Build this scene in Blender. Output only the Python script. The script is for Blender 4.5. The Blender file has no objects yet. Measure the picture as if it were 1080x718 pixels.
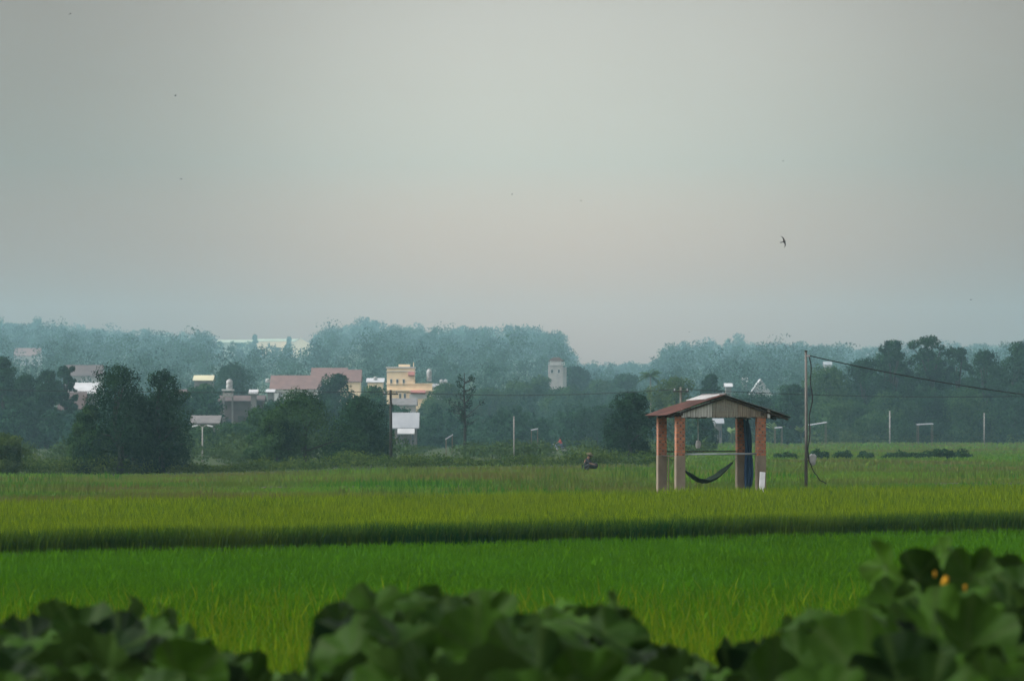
import bpy, math, random
import numpy as np
from mathutils import Vector, Matrix

R = random.Random(7)
rng = np.random.default_rng(11)
scene = bpy.context.scene
COL = scene.collection
FX, CX, HY, ZC = 4000.0, 540.0, 456.0, 2.2          # lens of the photograph: focal length in pixels, centre, horizon row, eye height


def pt(px, py, D):
    return Vector(((px - CX) * D / FX, D, ZC - (py - HY) * D / FX))


def sm(a, b, x):
    t = np.clip((np.asarray(x, float) - a) / (b - a), 0, 1)
    return t * t * (3 - 2 * t)


RPX = [-900, -300, 0, 100, 215, 240, 330, 350, 385, 440, 480, 560, 592, 606, 640, 690, 705, 740, 800, 860, 930, 1080, 1500, 2200]
RPY = [382, 378, 366, 372, 376, 378, 377, 372, 361, 371, 371, 370, 378, 402, 404, 402, 390, 386, 386, 390, 394, 388, 384, 390]


def gz(X, Y):
    X = np.asarray(X, float); Y = np.asarray(Y, float)
    px = CX + FX * X / np.maximum(Y, 60.0)
    z = 0.85 * (1 - sm(17, 22, Y))
    z = z - 0.45 * (1 - sm(120, 520, px)) * sm(120, 210, Y) * (1 - sm(300, 460, Y))
    z = z + 0.45 * sm(380, 600, Y) * sm(600, 800, px)
    yr = np.interp(px, RPX, RPY)
    zr = ZC + (HY - yr) * 3000 / FX
    t = np.clip((Y - 640) / 2360, 0, 1)
    z = z + zr * (.65 * t + .35 * sm(640, 3000, Y)) * (1 - 0.15 * sm(3020, 3350, Y))
    z = z + 0.8 * np.sin(X * 0.031 + Y * 0.017) * sm(650, 900, Y)
    return z


def gzf(x, y):
    return float(gz(x, y))


# ------------------------------------------------------------------ materials
def new_mat(name):
    m = bpy.data.materials.new(name); m.use_nodes = True
    nt = m.node_tree
    return m, nt, nt.nodes['Principled BSDF'], nt.nodes['Material Output']


def mat(name, c1, c2=None, scale=4.0, rough=0.8, stretch=(1, 1, 1), bump=0.0, detail=6.0, coords='Object'):
    m, nt, b, out = new_mat(name)
    b.inputs['Roughness'].default_value = rough
    b.inputs['Specular IOR Level'].default_value = 0.12
    c2 = c2 or tuple(v * 0.7 for v in c1)
    tc = nt.nodes.new('ShaderNodeTexCoord'); mp = nt.nodes.new('ShaderNodeMapping')
    mp.inputs['Scale'].default_value = stretch
    nz = nt.nodes.new('ShaderNodeTexNoise'); nz.inputs['Scale'].default_value = scale; nz.inputs['Detail'].default_value = detail
    rp = nt.nodes.new('ShaderNodeValToRGB')
    rp.color_ramp.elements[0].position = 0.35; rp.color_ramp.elements[1].position = 0.68
    rp.color_ramp.elements[0].color = (*c2, 1); rp.color_ramp.elements[1].color = (*c1, 1)
    L = nt.links.new
    L(tc.outputs[coords], mp.inputs['Vector']); L(mp.outputs[0], nz.inputs['Vector']); L(nz.outputs['Fac'], rp.inputs['Fac']); L(rp.outputs[0], b.inputs['Base Color'])
    if bump:
        bm = nt.nodes.new('ShaderNodeBump'); bm.inputs['Strength'].default_value = bump; bm.inputs['Distance'].default_value = 0.02
        L(nz.outputs['Fac'], bm.inputs['Height']); L(bm.outputs[0], b.inputs['Normal'])
    return m


def leaf_mat(name, lo, hi, trans=0.3, rough=0.55, attr='tint', under=None, spec=0.0, big=None, vein=None):
    """foliage: each leaf carries its own tint between lo and hi; thin, so some light passes through"""
    m, nt, b, out = new_mat(name)
    L = nt.links.new
    b.inputs['Roughness'].default_value = rough; b.inputs['Specular IOR Level'].default_value = spec
    at = nt.nodes.new('ShaderNodeAttribute'); at.attribute_name = attr
    mx = nt.nodes.new('ShaderNodeMix'); mx.data_type = 'RGBA'
    mx.inputs[6].default_value = (*lo, 1); mx.inputs[7].default_value = (*hi, 1)
    L(at.outputs['Fac'], mx.inputs[0])
    col = mx.outputs[2]
    if big:                                           # patches across the field: stretch, scale, colour
        tc = nt.nodes.new('ShaderNodeTexCoord'); mp = nt.nodes.new('ShaderNodeMapping'); mp.inputs['Scale'].default_value = big[0]
        nz = nt.nodes.new('ShaderNodeTexNoise'); nz.inputs['Scale'].default_value = big[1]; nz.inputs['Detail'].default_value = 4
        rp = nt.nodes.new('ShaderNodeValToRGB'); rp.color_ramp.elements[0].position = 0.38; rp.color_ramp.elements[1].position = 0.66
        rp.color_ramp.elements[0].color = (0, 0, 0, 1); rp.color_ramp.elements[1].color = (big[3],) * 3 + (1,)
        m2 = nt.nodes.new('ShaderNodeMix'); m2.data_type = 'RGBA'; m2.inputs[7].default_value = (*big[2], 1)
        L(tc.outputs['Object'], mp.inputs[0]); L(mp.outputs[0], nz.inputs['Vector']); L(nz.outputs['Fac'], rp.inputs[0])
        L(rp.outputs[0], m2.inputs[0]); L(col, m2.inputs[6]); col = m2.outputs[2]
    if vein:
        av = nt.nodes.new('ShaderNodeAttribute'); av.attribute_name = 'vein'
        m3 = nt.nodes.new('ShaderNodeMix'); m3.data_type = 'RGBA'; m3.inputs[7].default_value = (*vein, 1)
        L(av.outputs['Fac'], m3.inputs[0]); L(col, m3.inputs[6]); col = m3.outputs[2]
        tc = nt.nodes.new('ShaderNodeTexCoord'); nz = nt.nodes.new('ShaderNodeTexNoise'); nz.inputs['Scale'].default_value = 22; nz.inputs['Detail'].default_value = 5
        L(tc.outputs['Object'], nz.inputs['Vector'])
        m4 = nt.nodes.new('ShaderNodeMix'); m4.data_type = 'RGBA'; m4.blend_type = 'MULTIPLY'; m4.inputs[0].default_value = 0.7
        rp = nt.nodes.new('ShaderNodeValToRGB'); rp.color_ramp.elements[0].color = (0.55, 0.6, 0.5, 1); rp.color_ramp.elements[0].position = .3; rp.color_ramp.elements[1].position = .7
        L(nz.outputs['Fac'], rp.inputs[0]); L(rp.outputs[0], m4.inputs[7]); L(col, m4.inputs[6]); col = m4.outputs[2]
        bp = nt.nodes.new('ShaderNodeBump'); bp.inputs['Strength'].default_value = 0.35; bp.inputs['Distance'].default_value = 0.01
        L(nz.outputs['Fac'], bp.inputs['Height']); L(bp.outputs[0], b.inputs['Normal'])
    if under:                                         # paler hairy underside of the leaf
        ge = nt.nodes.new('ShaderNodeNewGeometry'); m5 = nt.nodes.new('ShaderNodeMix'); m5.data_type = 'RGBA'; m5.inputs[7].default_value = (*under, 1)
        L(ge.outputs['Backfacing'], m5.inputs[0]); L(col, m5.inputs[6]); col = m5.outputs[2]
    L(col, b.inputs['Base Color'])
    if trans:
        tr = nt.nodes.new('ShaderNodeBsdfTranslucent'); ms = nt.nodes.new('ShaderNodeMixShader'); ms.inputs[0].default_value = trans
        L(col, tr.inputs['Color']); L(b.outputs[0], ms.inputs[1]); L(tr.outputs[0], ms.inputs[2]); L(ms.outputs[0], out.inputs['Surface'])
    return m


M = {}
M['soil'] = mat('soil', (.030, .055, .014), (.026, .034, .012), 0.8, .95, (1, 1, 1))
M['bund'] = mat('bund_earth', (.055, .048, .024), (.03, .042, .014), 1.2, .95, (1, .5, 1), 0.5)
M['young'] = leaf_mat('young_rice_blades', (.025, .092, .003), (.075, .175, .004), .35, .5, big=((.35, .12, 1), .9, (.05, .15, .006), .8))
M['weedy'] = leaf_mat('tall_grass_blades', (.05, .14, .003), (.13, .175, .007), .35, .5)
M['ripe'] = leaf_mat('ripe_rice_blades', (.009, .052, .012), (.185, .268, .006), .3, .5, big=((.3, .12, 1), 1.0, (.13, .18, .012), .45))
M['paddy'] = leaf_mat('paddy_blades', (.040, .135, .012), (.115, .215, .020), .35, .55, big=((.06, .035, 1), 1.6, (.115, .105, .034), .9))
M['hedge'] = leaf_mat('hedge_leaves', (.022, .055, .012), (.09, .125, .025), .25)
M['misty'] = leaf_mat('shrub_leaves', (.03, .06, .02), (.06, .095, .03), .2)
TREE = [leaf_mat('tree_leaves_dark', (.004, .016, .011), (.025, .064, .027), .12),
        leaf_mat('tree_leaves_mid', (.008, .030, .014), (.052, .102, .032), .16),
        leaf_mat('tree_leaves_light', (.024, .054, .013), (.074, .11, .025), .18)]
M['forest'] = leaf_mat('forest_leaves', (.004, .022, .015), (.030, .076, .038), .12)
M['gourd'] = leaf_mat('gourd_leaves', (.002, .010, .001), (.034, .084, .007), .14, .5, under=(.026, .056, .010), spec=.04, vein=(.030, .056, .012))
M['gstem'] = mat('gourd_stem', (.03, .05, .014), (.02, .03, .01), 9, .7)
M['petal'] = mat('yellow_petal', (.46, .25, .012), (.36, .17, .008), 15, .6)
M['bark'] = mat('bark', (.036, .034, .03), (.02, .018, .016), 3, .9, (4, 4, .6), .6)
M['palebark'] = mat('pale_bark', (.15, .14, .12), (.08, .075, .06), 3, .9, (4, 4, .6), .5)
M['wood'] = mat('weathered_wood', (.16, .13, .09), (.07, .055, .04), 5, .85, (6, 6, .8), .4)
M['darkwood'] = mat('dark_wood', (.06, .05, .042), (.03, .025, .02), 5, .85, (6, 6, .8), .4)
M['concrete'] = mat('concrete', (.30, .29, .27), (.19, .18, .165), 3, .9, (1, 1, 1), .3)
M['plaster'] = mat('cement_plaster', (.215, .18, .135), (.13, .108, .08), 2.2, .95, (1, 1, .6), .5)
M['polegrey'] = mat('stained_concrete', (.17, .165, .15), (.09, .087, .08), 4, .9, (3, 3, .6), .3)
M['cable'] = mat('cable_rubber', (.02, .02, .02), (.012, .012, .012), 4, .6)
M['rust'] = mat('rusty_sheet', (.085, .038, .029), (.038, .020, .017), 2.5, .75, (1, .35, 1), .2)
M['zincpale'] = mat('pale_zinc', (.36, .36, .35), (.22, .215, .21), 2.5, .6, (1, .4, 1))
M['zincdark'] = mat('dull_zinc', (.12, .115, .115), (.06, .055, .055), 2.5, .6, (1, .4, 1))
M['whiteslat'] = mat('whitewashed_board', (.52, .53, .50), (.30, .30, .27), 3, .85, (9, 9, .7), .3)
M['bamboo'] = mat('grey_bamboo', (.33, .31, .25), (.17, .155, .12), 4, .85, (12, 12, .6), .4)
M['boards'] = mat('brown_boards', (.29, .25, .19), (.14, .12, .09), 4, .85, (9, 9, .6), .4)
M['pipe'] = mat('pale_pipe', (.34, .38, .40), (.24, .27, .29), 6, .5)
M['hammock'] = mat('hammock_net', (.03, .05, .03), (.014, .024, .016), 18, .9)
M['rope'] = mat('rope', (.07, .07, .05), (.04, .04, .03), 20, .9)
M['blue'] = mat('blue_tarp', (.045, .10, .19), (.02, .05, .11), 4, .7, (1, 1, .4), .4)
M['white'] = mat('white_plastic', (.68, .69, .70), (.52, .53, .54), 5, .6)
M['bag'] = mat('dull_white_bag', (.38, .39, .38), (.26, .27, .26), 6, .7, bump=.4)
M['cream'] = mat('cream_wall', (.80, .62, .40), (.72, .54, .35), .8, .9)
M['pink'] = mat('pink_trim', (.50, .21, .18), (.42, .18, .16), 1, .8)
M['glassdark'] = mat('dark_window', (.07, .08, .10), (.05, .06, .07), 2, .25)
M['redroof'] = mat('red_tiles', (.165, .098, .085), (.12, .072, .065), .6, .85, (1, 1, 1))
M['dullred'] = mat('faded_red_roof', (.105, .078, .074), (.07, .052, .05), .6, .85)
M['whiteroof'] = mat('white_metal_roof', (.43, .43, .43), (.31, .31, .31), .5, .6)
M['greyroof'] = mat('grey_metal_roof', (.27, .28, .29), (.19, .20, .21), .5, .6, (1, .2, 1))
M['dimroof'] = mat('weathered_tin', (.16, .15, .145), (.10, .095, .09), .7, .8)
M['hallroof'] = mat('hall_roof', (.30, .31, .21), (.24, .25, .17), .3, .8)
M['greywall'] = mat('grey_wall', (.36, .34, .32), (.27, .25, .24), .7, .9)
M['whitewall'] = mat('white_wall', (.50, .49, .47), (.4, .39, .38), .7, .9)
M['yellowroof'] = mat('pale_yellow_roof', (.46, .42, .27), (.36, .33, .23), .4, .8)
M['darkcloth'] = mat('dark_cloth', (.035, .04, .04), (.02, .022, .024), 8, .9)
M['brownhat'] = mat('straw_hat', (.10, .085, .05), (.06, .05, .03), 12, .9)
M['redcloth'] = mat('red_shirt', (.42, .07, .06), (.32, .05, .045), 6, .9)
M['trousers'] = mat('grey_blue_trousers', (.10, .12, .17), (.07, .085, .12), 6, .9)
M['skin'] = mat('skin', (.26, .15, .10), (.2, .11, .075), 10, .6)
M['hair'] = mat('black_hair', (.012, .010, .009), (.006, .005, .005), 20, .5)
M['bike'] = mat('bike_paint', (.16, .19, .24), (.12, .14, .18), 3, .35)
M['tyre'] = mat('tyre_rubber', (.02, .02, .02), (.012, .012, .012), 8, .85)
M['steel'] = mat('dull_steel', (.35, .35, .36), (.25, .25, .26), 6, .4)
M['bird'] = mat('bird_feathers', (.022, .022, .024), (.012, .012, .014), 30, .8)
M['banana'] = leaf_mat('banana_leaves', (.08, .16, .05), (.20, .28, .10), .3)
M['palm'] = leaf_mat('palm_fronds', (.02, .05, .014), (.05, .09, .025), .2)


def brick_mat():
    """hollow clay bricks laid with their holes showing: orange ends, dark holes and joints"""
    m, nt, b, out = new_mat('hollow_brick')
    L = nt.links.new
    b.inputs['Roughness'].default_value = .92
    tc = nt.nodes.new('ShaderNodeTexCoord'); sp = nt.nodes.new('ShaderNodeSeparateXYZ'); L(tc.outputs['Object'], sp.inputs[0])
    ad = nt.nodes.new('ShaderNodeMath'); ad.operation = 'ADD'; L(sp.outputs[0], ad.inputs[0]); L(sp.outputs[1], ad.inputs[1])
    cb = nt.nodes.new('ShaderNodeCombineXYZ'); L(ad.outputs[0], cb.inputs[0]); L(sp.outputs[2], cb.inputs[1])
    br = nt.nodes.new('ShaderNodeTexBrick'); L(cb.outputs[0], br.inputs['Vector'])
    br.inputs['Scale'].default_value = 1; br.inputs['Brick Width'].default_value = .185; br.inputs['Row Height'].default_value = .098
    br.inputs['Mortar Size'].default_value = .011; br.inputs['Mortar Smooth'].default_value = .2
    br.inputs['Color1'].default_value = (.34, .13, .06, 1); br.inputs['Color2'].default_value = (.23, .08, .042, 1); br.inputs['Mortar'].default_value = (.16, .12, .09, 1)
    # holes: one dark spot in every other brick end
    mp = nt.nodes.new('ShaderNodeMapping'); mp.inputs['Scale'].default_value = (1 / .185, 1 / .196, 1); L(cb.outputs[0], mp.inputs[0])
    ch = nt.nodes.new('ShaderNodeVectorMath'); ch.operation = 'FRACTION'; L(mp.outputs[0], ch.inputs[0])
    s2 = nt.nodes.new('ShaderNodeSeparateXYZ'); L(ch.outputs[0], s2.inputs[0])

    def spot(u, v):
        a = nt.nodes.new('ShaderNodeCombineXYZ'); L(s2.outputs[0], a.inputs[0]); L(s2.outputs[1], a.inputs[1])
        d = nt.nodes.new('ShaderNodeVectorMath'); d.operation = 'DISTANCE'; d.inputs[1].default_value = (u, v, 0); L(a.outputs[0], d.inputs[0])
        k = nt.nodes.new('ShaderNodeMath'); k.operation = 'LESS_THAN'; k.inputs[1].default_value = .15; L(d.outputs['Value'], k.inputs[0])
        return k
    k1, k2 = spot(.30, .26), spot(.78, .74)
    mxm = nt.nodes.new('ShaderNodeMath'); mxm.operation = 'MAXIMUM'; L(k1.outputs[0], mxm.inputs[0]); L(k2.outputs[0], mxm.inputs[1])
    nz = nt.nodes.new('ShaderNodeTexNoise'); nz.inputs['Scale'].default_value = 9; L(tc.outputs['Object'], nz.inputs['Vector'])
    mu = nt.nodes.new('ShaderNodeMath'); mu.operation = 'MULTIPLY'; L(mxm.outputs[0], mu.inputs[0])
    gt = nt.nodes.new('ShaderNodeMath'); gt.operation = 'GREATER_THAN'; gt.inputs[1].default_value = .48; L(nz.outputs['Fac'], gt.inputs[0]); L(gt.outputs[0], mu.inputs[1])
    mx = nt.nodes.new('ShaderNodeMix'); mx.data_type = 'RGBA'; mx.inputs[7].default_value = (.10, .042, .026, 1)
    L(mu.outputs[0], mx.inputs[0]); L(br.outputs['Color'], mx.inputs[6]); L(mx.outputs[2], b.inputs['Base Color'])
    return m


M['brick'] = brick_mat()


# ------------------------------------------------------------------ object helpers
def tag(o, label=None, cat=None, group=None, kind=None):
    if label: o['label'] = label
    if cat: o['category'] = cat
    if group: o['group'] = group
    if kind: o['kind'] = kind
    return o


def empty(name, loc, rz=0.0):
    o = bpy.data.objects.new(name, None); COL.objects.link(o)
    o.location = loc; o.rotation_euler = (0, 0, rz); o.empty_display_size = .3
    return o


def link(name, me, m, parent=None, smooth=False):
    if m is not None: me.materials.append(m)
    o = bpy.data.objects.new(name, me); COL.objects.link(o)
    if parent is not None: o.parent = parent
    if smooth and len(me.polygons):
        me.polygons.foreach_set('use_smooth', np.ones(len(me.polygons), bool))
    return o


def np_mesh(name, V, faces, tint=None, vattr=None):
    """V (n,3); faces: list of int arrays (k, nverts); tint: per face, in the same order; vattr: {name: per vertex}"""
    me = bpy.data.meshes.new(name)
    V = np.asarray(V, np.float32)
    me.vertices.add(len(V)); me.vertices.foreach_set('co', V.ravel())
    idx = np.concatenate([f.ravel() for f in faces]).astype(np.int32)
    tot = np.concatenate([np.full(len(f), f.shape[1]) for f in faces]).astype(np.int32)
    st = np.concatenate([[0], np.cumsum(tot)[:-1]]).astype(np.int32)
    me.loops.add(len(idx)); me.loops.foreach_set('vertex_index', idx)
    me.polygons.add(len(tot)); me.polygons.foreach_set('loop_start', st); me.polygons.foreach_set('loop_total', tot)
    me.update(calc_edges=True)
    if tint is not None:
        a = me.attributes.new('tint', 'FLOAT', 'FACE'); a.data.foreach_set('value', np.asarray(tint, np.float32))
    for k, v in (vattr or {}).items():
        a = me.attributes.new(k, 'FLOAT', 'POINT'); a.data.foreach_set('value', np.asarray(v, np.float32))
    return me


class MB:
    """collects boxes, tubes and sheets into one mesh"""
    def __init__(s): s.v = []; s.f = []

    def add(s, vs, fs):
        n = len(s.v); s.v += [tuple(v) for v in vs]; s.f += [tuple(i + n for i in f) for f in fs]; return s

    def box(s, c, d, rot=None, bev=0.0):
        x, y, z = (k / 2 for k in d)
        vs = [Vector((a * x, b * y, e * z)) for a in (-1, 1) for b in (-1, 1) for e in (-1, 1)]
        if rot is not None: vs = [rot @ v for v in vs]
        c = Vector(c)
        return s.add([v + c for v in vs], [(0, 1, 3, 2), (4, 6, 7, 5), (0, 4, 5, 1), (2, 3, 7, 6), (0, 2, 6, 4), (1, 5, 7, 3)])

    def prism(s, poly, y0, y1):
        """poly of (x,z) extruded along y"""
        n = len(poly)
        vs = [(x, y0, z) for x, z in poly] + [(x, y1, z) for x, z in poly]
        fs = [tuple(range(n)), tuple(range(2 * n - 1, n - 1, -1))] + [(i, (i + 1) % n + 0, (i + 1) % n + n, i + n) for i in range(n)]
        return s.add(vs, fs)

    def tube(s, pts, rad, k=8, cap=True):
        pts = [Vector(p) for p in pts]
        if not hasattr(rad, '__len__'): rad = [rad] * len(pts)
        vs, fs = [], []
        up = Vector((0, 0, 1))
        for i, p in enumerate(pts):
            t = (pts[min(i + 1, len(pts) - 1)] - pts[max(i - 1, 0)])
            t = t.normalized() if t.length > 1e-9 else up
            a = t.cross(Vector((0.31, 0.95, 0.02)) if abs(t.z) > .9 else up).normalized(); b = t.cross(a)
            for j in range(k):
                w = 2 * math.pi * j / k
                vs.append(p + (a * math.cos(w) + b * math.sin(w)) * rad[i])
        for i in range(len(pts) - 1):
            for j in range(k):
                fs.append((i * k + j, i * k + (j + 1) % k, (i + 1) * k + (j + 1) % k, (i + 1) * k + j))
        if cap:
            fs.append(tuple(range(k - 1, -1, -1))); fs.append(tuple(range((len(pts) - 1) * k, len(pts) * k)))
        return s.add(vs, fs)

    def lathe(s, prof, c=(0, 0, 0), k=16):
        c = Vector(c); vs, fs = [], []
        for r, z in prof:
            for j in range(k):
                w = 2 * math.pi * j / k
                vs.append(c + Vector((r * math.cos(w), r * math.sin(w), z)))
        for i in range(len(prof) - 1):
            for j in range(k):
                fs.append((i * k + j, i * k + (j + 1) % k, (i + 1) * k + (j + 1) % k, (i + 1) * k + j))
        fs.append(tuple(range(k - 1, -1, -1))); fs.append(tuple(range((len(prof) - 1) * k, len(prof) * k)))
        return s.add(vs, fs)

    def grid(s, P):
        """P[i][j] points -> sheet"""
        n, m = len(P), len(P[0])
        return s.add([p for row in P for p in row], [(i * m + j, i * m + j + 1, (i + 1) * m + j + 1, (i + 1) * m + j) for i in range(n - 1) for j in range(m - 1)])

    def build(s, name, m, parent=None, smooth=False, bevel=0.0, thick=0.0):
        me = bpy.data.meshes.new(name); me.from_pydata(s.v, [], s.f); me.update()
        o = link(name, me, m, parent, smooth)
        if thick:
            md = o.modifiers.new('solid', 'SOLIDIFY'); md.thickness = thick; md.offset = 0
        if bevel:
            md = o.modifiers.new('bevel', 'BEVEL'); md.width = bevel; md.segments = 2; md.limit_method = 'ANGLE'
        return o


def dup_tree(root, loc, rz=None, label=None):
    c = root.copy(); COL.objects.link(c); c.location = loc
    if rz is not None: c.rotation_euler = (0, 0, rz)
    if label: c['label'] = label
    for ch in list(root.children):
        k = ch.copy(); COL.objects.link(k); k.parent = c
    return c


# ------------------------------------------------------------------ ground
def build_ground():
    ys = np.concatenate([np.linspace(-35, 30, 40), np.linspace(32, 300, 110), np.linspace(306, 3350, 240)])
    xs = np.concatenate([np.linspace(-1550, -130, 90), np.linspace(-124, 124, 100), np.linspace(130, 1550, 90)])
    X, Y = np.meshgrid(xs, ys)
    Z = gz(X, Y)
    V = np.stack([X, Y, Z], -1).reshape(-1, 3)
    n, m = X.shape
    i = np.arange(n * m).reshape(n, m)
    F = np.stack([i[:-1, :-1], i[:-1, 1:], i[1:, 1:], i[1:, :-1]], -1).reshape(-1, 4)
    o = link('ground', np_mesh('ground', V, [F]), M['soil'], smooth=True)
    tag(o, 'flat green farmland rising to wooded hills', 'ground', kind='structure')


build_ground()


def bund(pts, w, h, label):
    """a low earth bank along pts (x, y)"""
    mb = MB(); rows = []
    P = []
    for i in range(len(pts) - 1):
        a, b = Vector(pts[i]), Vector(pts[i + 1]); n = max(2, int((b - a).length / .7))
        P += [a.lerp(b, j / n) for j in range(n)]
    P.append(Vector(pts[-1]))
    for p in P:
        row = []
        for k, (u, v) in enumerate(((-1, -.1), (-.55, .8), (0, 1), (.55, .85), (1, -.1))):
            z = gzf(p.x, p.y) + h * v * (1 + .25 * R.uniform(-1, 1) * (v > 0))
            row.append((p.x + R.uniform(-.06, .06), p.y + u * w + R.uniform(-.08, .08), z))
        rows.append(row)
    mb.grid(rows)
    o = mb.build('earth_bund', M['bund'], smooth=True)
    tag(o, label, 'earth bund', kind='structure')
    return o


def blades(pos, h, w, lean, tint, tips=None):
    """grass blades: a bent strip narrowing to a tip. pos (n,3); h, w, lean, tint (n,)"""
    n = len(pos)
    ph = rng.uniform(0, 2 * np.pi, n); d = np.stack([np.cos(ph), np.sin(ph), np.zeros(n)], -1)
    ps = rng.uniform(-.8, .8, n); wv = np.stack([np.cos(ps), np.sin(ps), np.zeros(n)], -1) * w[:, None] * .5
    up = np.array([0, 0, 1.0])
    mid = pos + up * (h * .62)[:, None] + d * (lean * .3)[:, None]
    tip = pos + up * h[:, None] + d * lean[:, None]
    V = np.stack([pos - wv, pos + wv, mid + wv * .9, mid - wv * .9, tip], 1).reshape(-1, 3)
    b = np.arange(n)[:, None] * 5
    Q = b + np.array([0, 1, 2, 3]); T = b + np.array([3, 2, 4])
    tt = tint if tips is None else tips
    return np_mesh('blades', V, [Q, T], np.concatenate([tint, tt]))


# fields -----------------------------------------------------------------
def front_edge(x): return 70.5 + .80 * x + .9 * np.sin(x * .35) * .5 + .25 * np.sin(x * 1.7)
def back_edge(x): return 106.5 + 1.02 * x


def sample_field(n, y0, y1, spread=.55, dens=1.0):
    """points over the part of the field the lens takes in (and half as much again to each side), thinner with distance"""
    u = rng.uniform(0, 1, n)
    y = (y0 ** -dens + u * (y1 ** -dens - y0 ** -dens)) ** (-1 / dens)
    half = y * (CX / FX) * (1 + spread)
    x = rng.uniform(-1, 1, n) * half
    return x, y


# young rice before the ripe field
x, y = sample_field(330000, 23, 92, .5, .8)
k = y < front_edge(x) - .15
x, y = x[k], y[k]
# planted in rows: gather the plants to a slightly wavy lattice
x += rng.normal(0, .02, len(x))
n = len(x)
band = .5 + .5 * np.sin(y * .33 + .25 * np.sin(x * .2))
h = rng.uniform(.17, .28, n) * (1 + .10 * band)
o = link('young_rice', blades(np.stack([x, y, gz(x, y)], -1), h, rng.uniform(.006, .013, n) * (1 + y / 45), rng.uniform(.02, .16, n),
         np.clip(rng.normal(.42, .22, n) + .12 * band - .05, 0, 1)), M['young'])
tag(o, 'bright green young rice standing before the ripe field', 'young rice', kind='stuff')
# taller yellowish grass at its near side
x, y = sample_field(85000, 24, 52, .5, .6)
pat = np.sin(x * .9 + 1.3) * .5 + np.sin(x * .37 - y * .2) * .5
k = rng.uniform(0, 1, len(x)) < (1 - sm(33, 50, y + 2.5 * pat)) * (.75 + .25 * pat)
x, y = x[k], y[k]; n = len(x)
tall = rng.uniform(0, 1, n) ** 3
o = link('wild_grass', blades(np.stack([x, y, gz(x, y)], -1), .22 + .20 * tall + rng.uniform(0, .1, n), rng.uniform(.005, .012, n) * (1 + y / 60), rng.uniform(.03, .2, n),
         np.clip(rng.normal(.35, .22, n) + .35 * tall, 0, 1)), M['weedy'])
tag(o, 'yellowish wild grass between the gourd vines and the young rice', 'grass', kind='stuff')

# ripe rice: dense wall of stalks at its front edge, drooping yellow heads over the top
x, y = sample_field(300000, 48, 140, .5, 1.3)
k = (y > front_edge(x)) & (y < back_edge(x))
x, y = x[k], y[k]
xe = rng.uniform(-17, 24, 26000); ye = front_edge(xe) + rng.uniform(0, .7, 26000) ** 1.3
x = np.concatenate([x, xe]); y = np.concatenate([y, ye]); n = len(x)
big = .5 + .5 * np.sin(x * .8 + .6 * np.sin(y * .4)) * np.sin(x * .23 + y * .15)
h = rng.uniform(.50, .64, n) + .05 * big
edge = np.clip((y - front_edge(x)) / .5, 0, 1)
head = np.clip(rng.normal(.52, .24, n) + .12 * big, 0, 1)
o = link('ripe_rice', blades(np.stack([x, y, gz(x, y)], -1), h - .06 * (1 - edge), rng.uniform(.008, .016, n) * (1 + y / 70), rng.uniform(.03, .20, n),
         np.where(rng.uniform(0, 1, n) < .3, rng.uniform(.1, .28, n), rng.uniform(0, .07, n)), head * (.12 + .88 * edge)), M['ripe'])  # front-edge heads painted darker, standing in for the stalk wall's own shade
tag(o, 'yellow green ripening rice with a dark upright front edge', 'ripe rice', kind='stuff')

# paddies behind, up to the hedge and, at the right, on to the far trees
x, y = sample_field(150000, 92, 262, .5, 1.0)
k = (y > back_edge(x) + 1.0) & (y < 236 + x * .22)
hutk = (np.abs(x - 6.2) < 2.6) & (np.abs(y - 118.2) < 2.4)
k &= ~hutk
x, y = x[k], y[k]; n = len(x)
lot = np.floor(y / 13 + .05 * x).astype(int); lt = np.random.default_rng(5).uniform(-.36, .36, 400)[lot % 400]
lh = np.random.default_rng(6).uniform(.75, 1.25, 400)[lot % 400]
for yl, sl_, amp in ((101, 1.02, .5), (128, .1, .8), (147, .08, .9), (168, -.05, 1.0), (194, .12, 1.2)):   # rank grass along the little bunds
    on = (np.abs(y - yl - sl_ * x - .5 * np.sin(x * .6)) < .55 * amp) & (np.sin(x * .43 + yl) + .6 * np.sin(x * 1.1) > -.35)
    lh = np.where(on, lh * 2.1, lh); lt = np.where(on, -.6, lt)
o = link('paddy_rice', blades(np.stack([x, y, gz(x, y)], -1), rng.uniform(.16, .30, n) * lh, rng.uniform(.012, .02, n) * (1 + y / 90), rng.uniform(.02, .15, n),
         np.clip(rng.normal(.45, .2, n) + lt, 0, 1)), M['paddy'])
tag(o, 'short green rice paddies behind the hut', 'paddy rice', kind='stuff')
x, y = sample_field(70000, 245, 640, .6, .9)
k = (y > 236 + x * .22) & (x > 9 + (y - 245) * .02) & (y < 600 + 20 * np.sin(x * .05))
x, y = x[k], y[k]; n = len(x)
o = link('meadow_grass', blades(np.stack([x, y, gz(x, y)], -1), rng.uniform(.2, .42, n), rng.uniform(.05, .10, n) * (1 + y / 300), rng.uniform(.02, .2, n),
         np.clip(rng.normal(.5, .22, n), 0, 1)), M['paddy'])
tag(o, 'pale green meadow before the tall trees on the right', 'grass', kind='stuff')

bund([(-22, 85.5), (-10, 97.5), (-1.5, 106.3)], .9, .37, 'brown earth bund along the back of the ripe rice')
bund([(2.5, 116.0), (4.0, 117.0), (9.5, 117.6), (12, 120)], 2.2, .12, 'low earthen bank carrying the brick hut')
bund([(-40, 146), (-8, 149), (-2, 151)], .8, .13, 'thin brown bund crossing the paddies on the left')
bund([(13.5, 152), (24, 156), (36, 160)], .9, .14, 'brown grassy bund at the right edge of the paddies')


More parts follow.
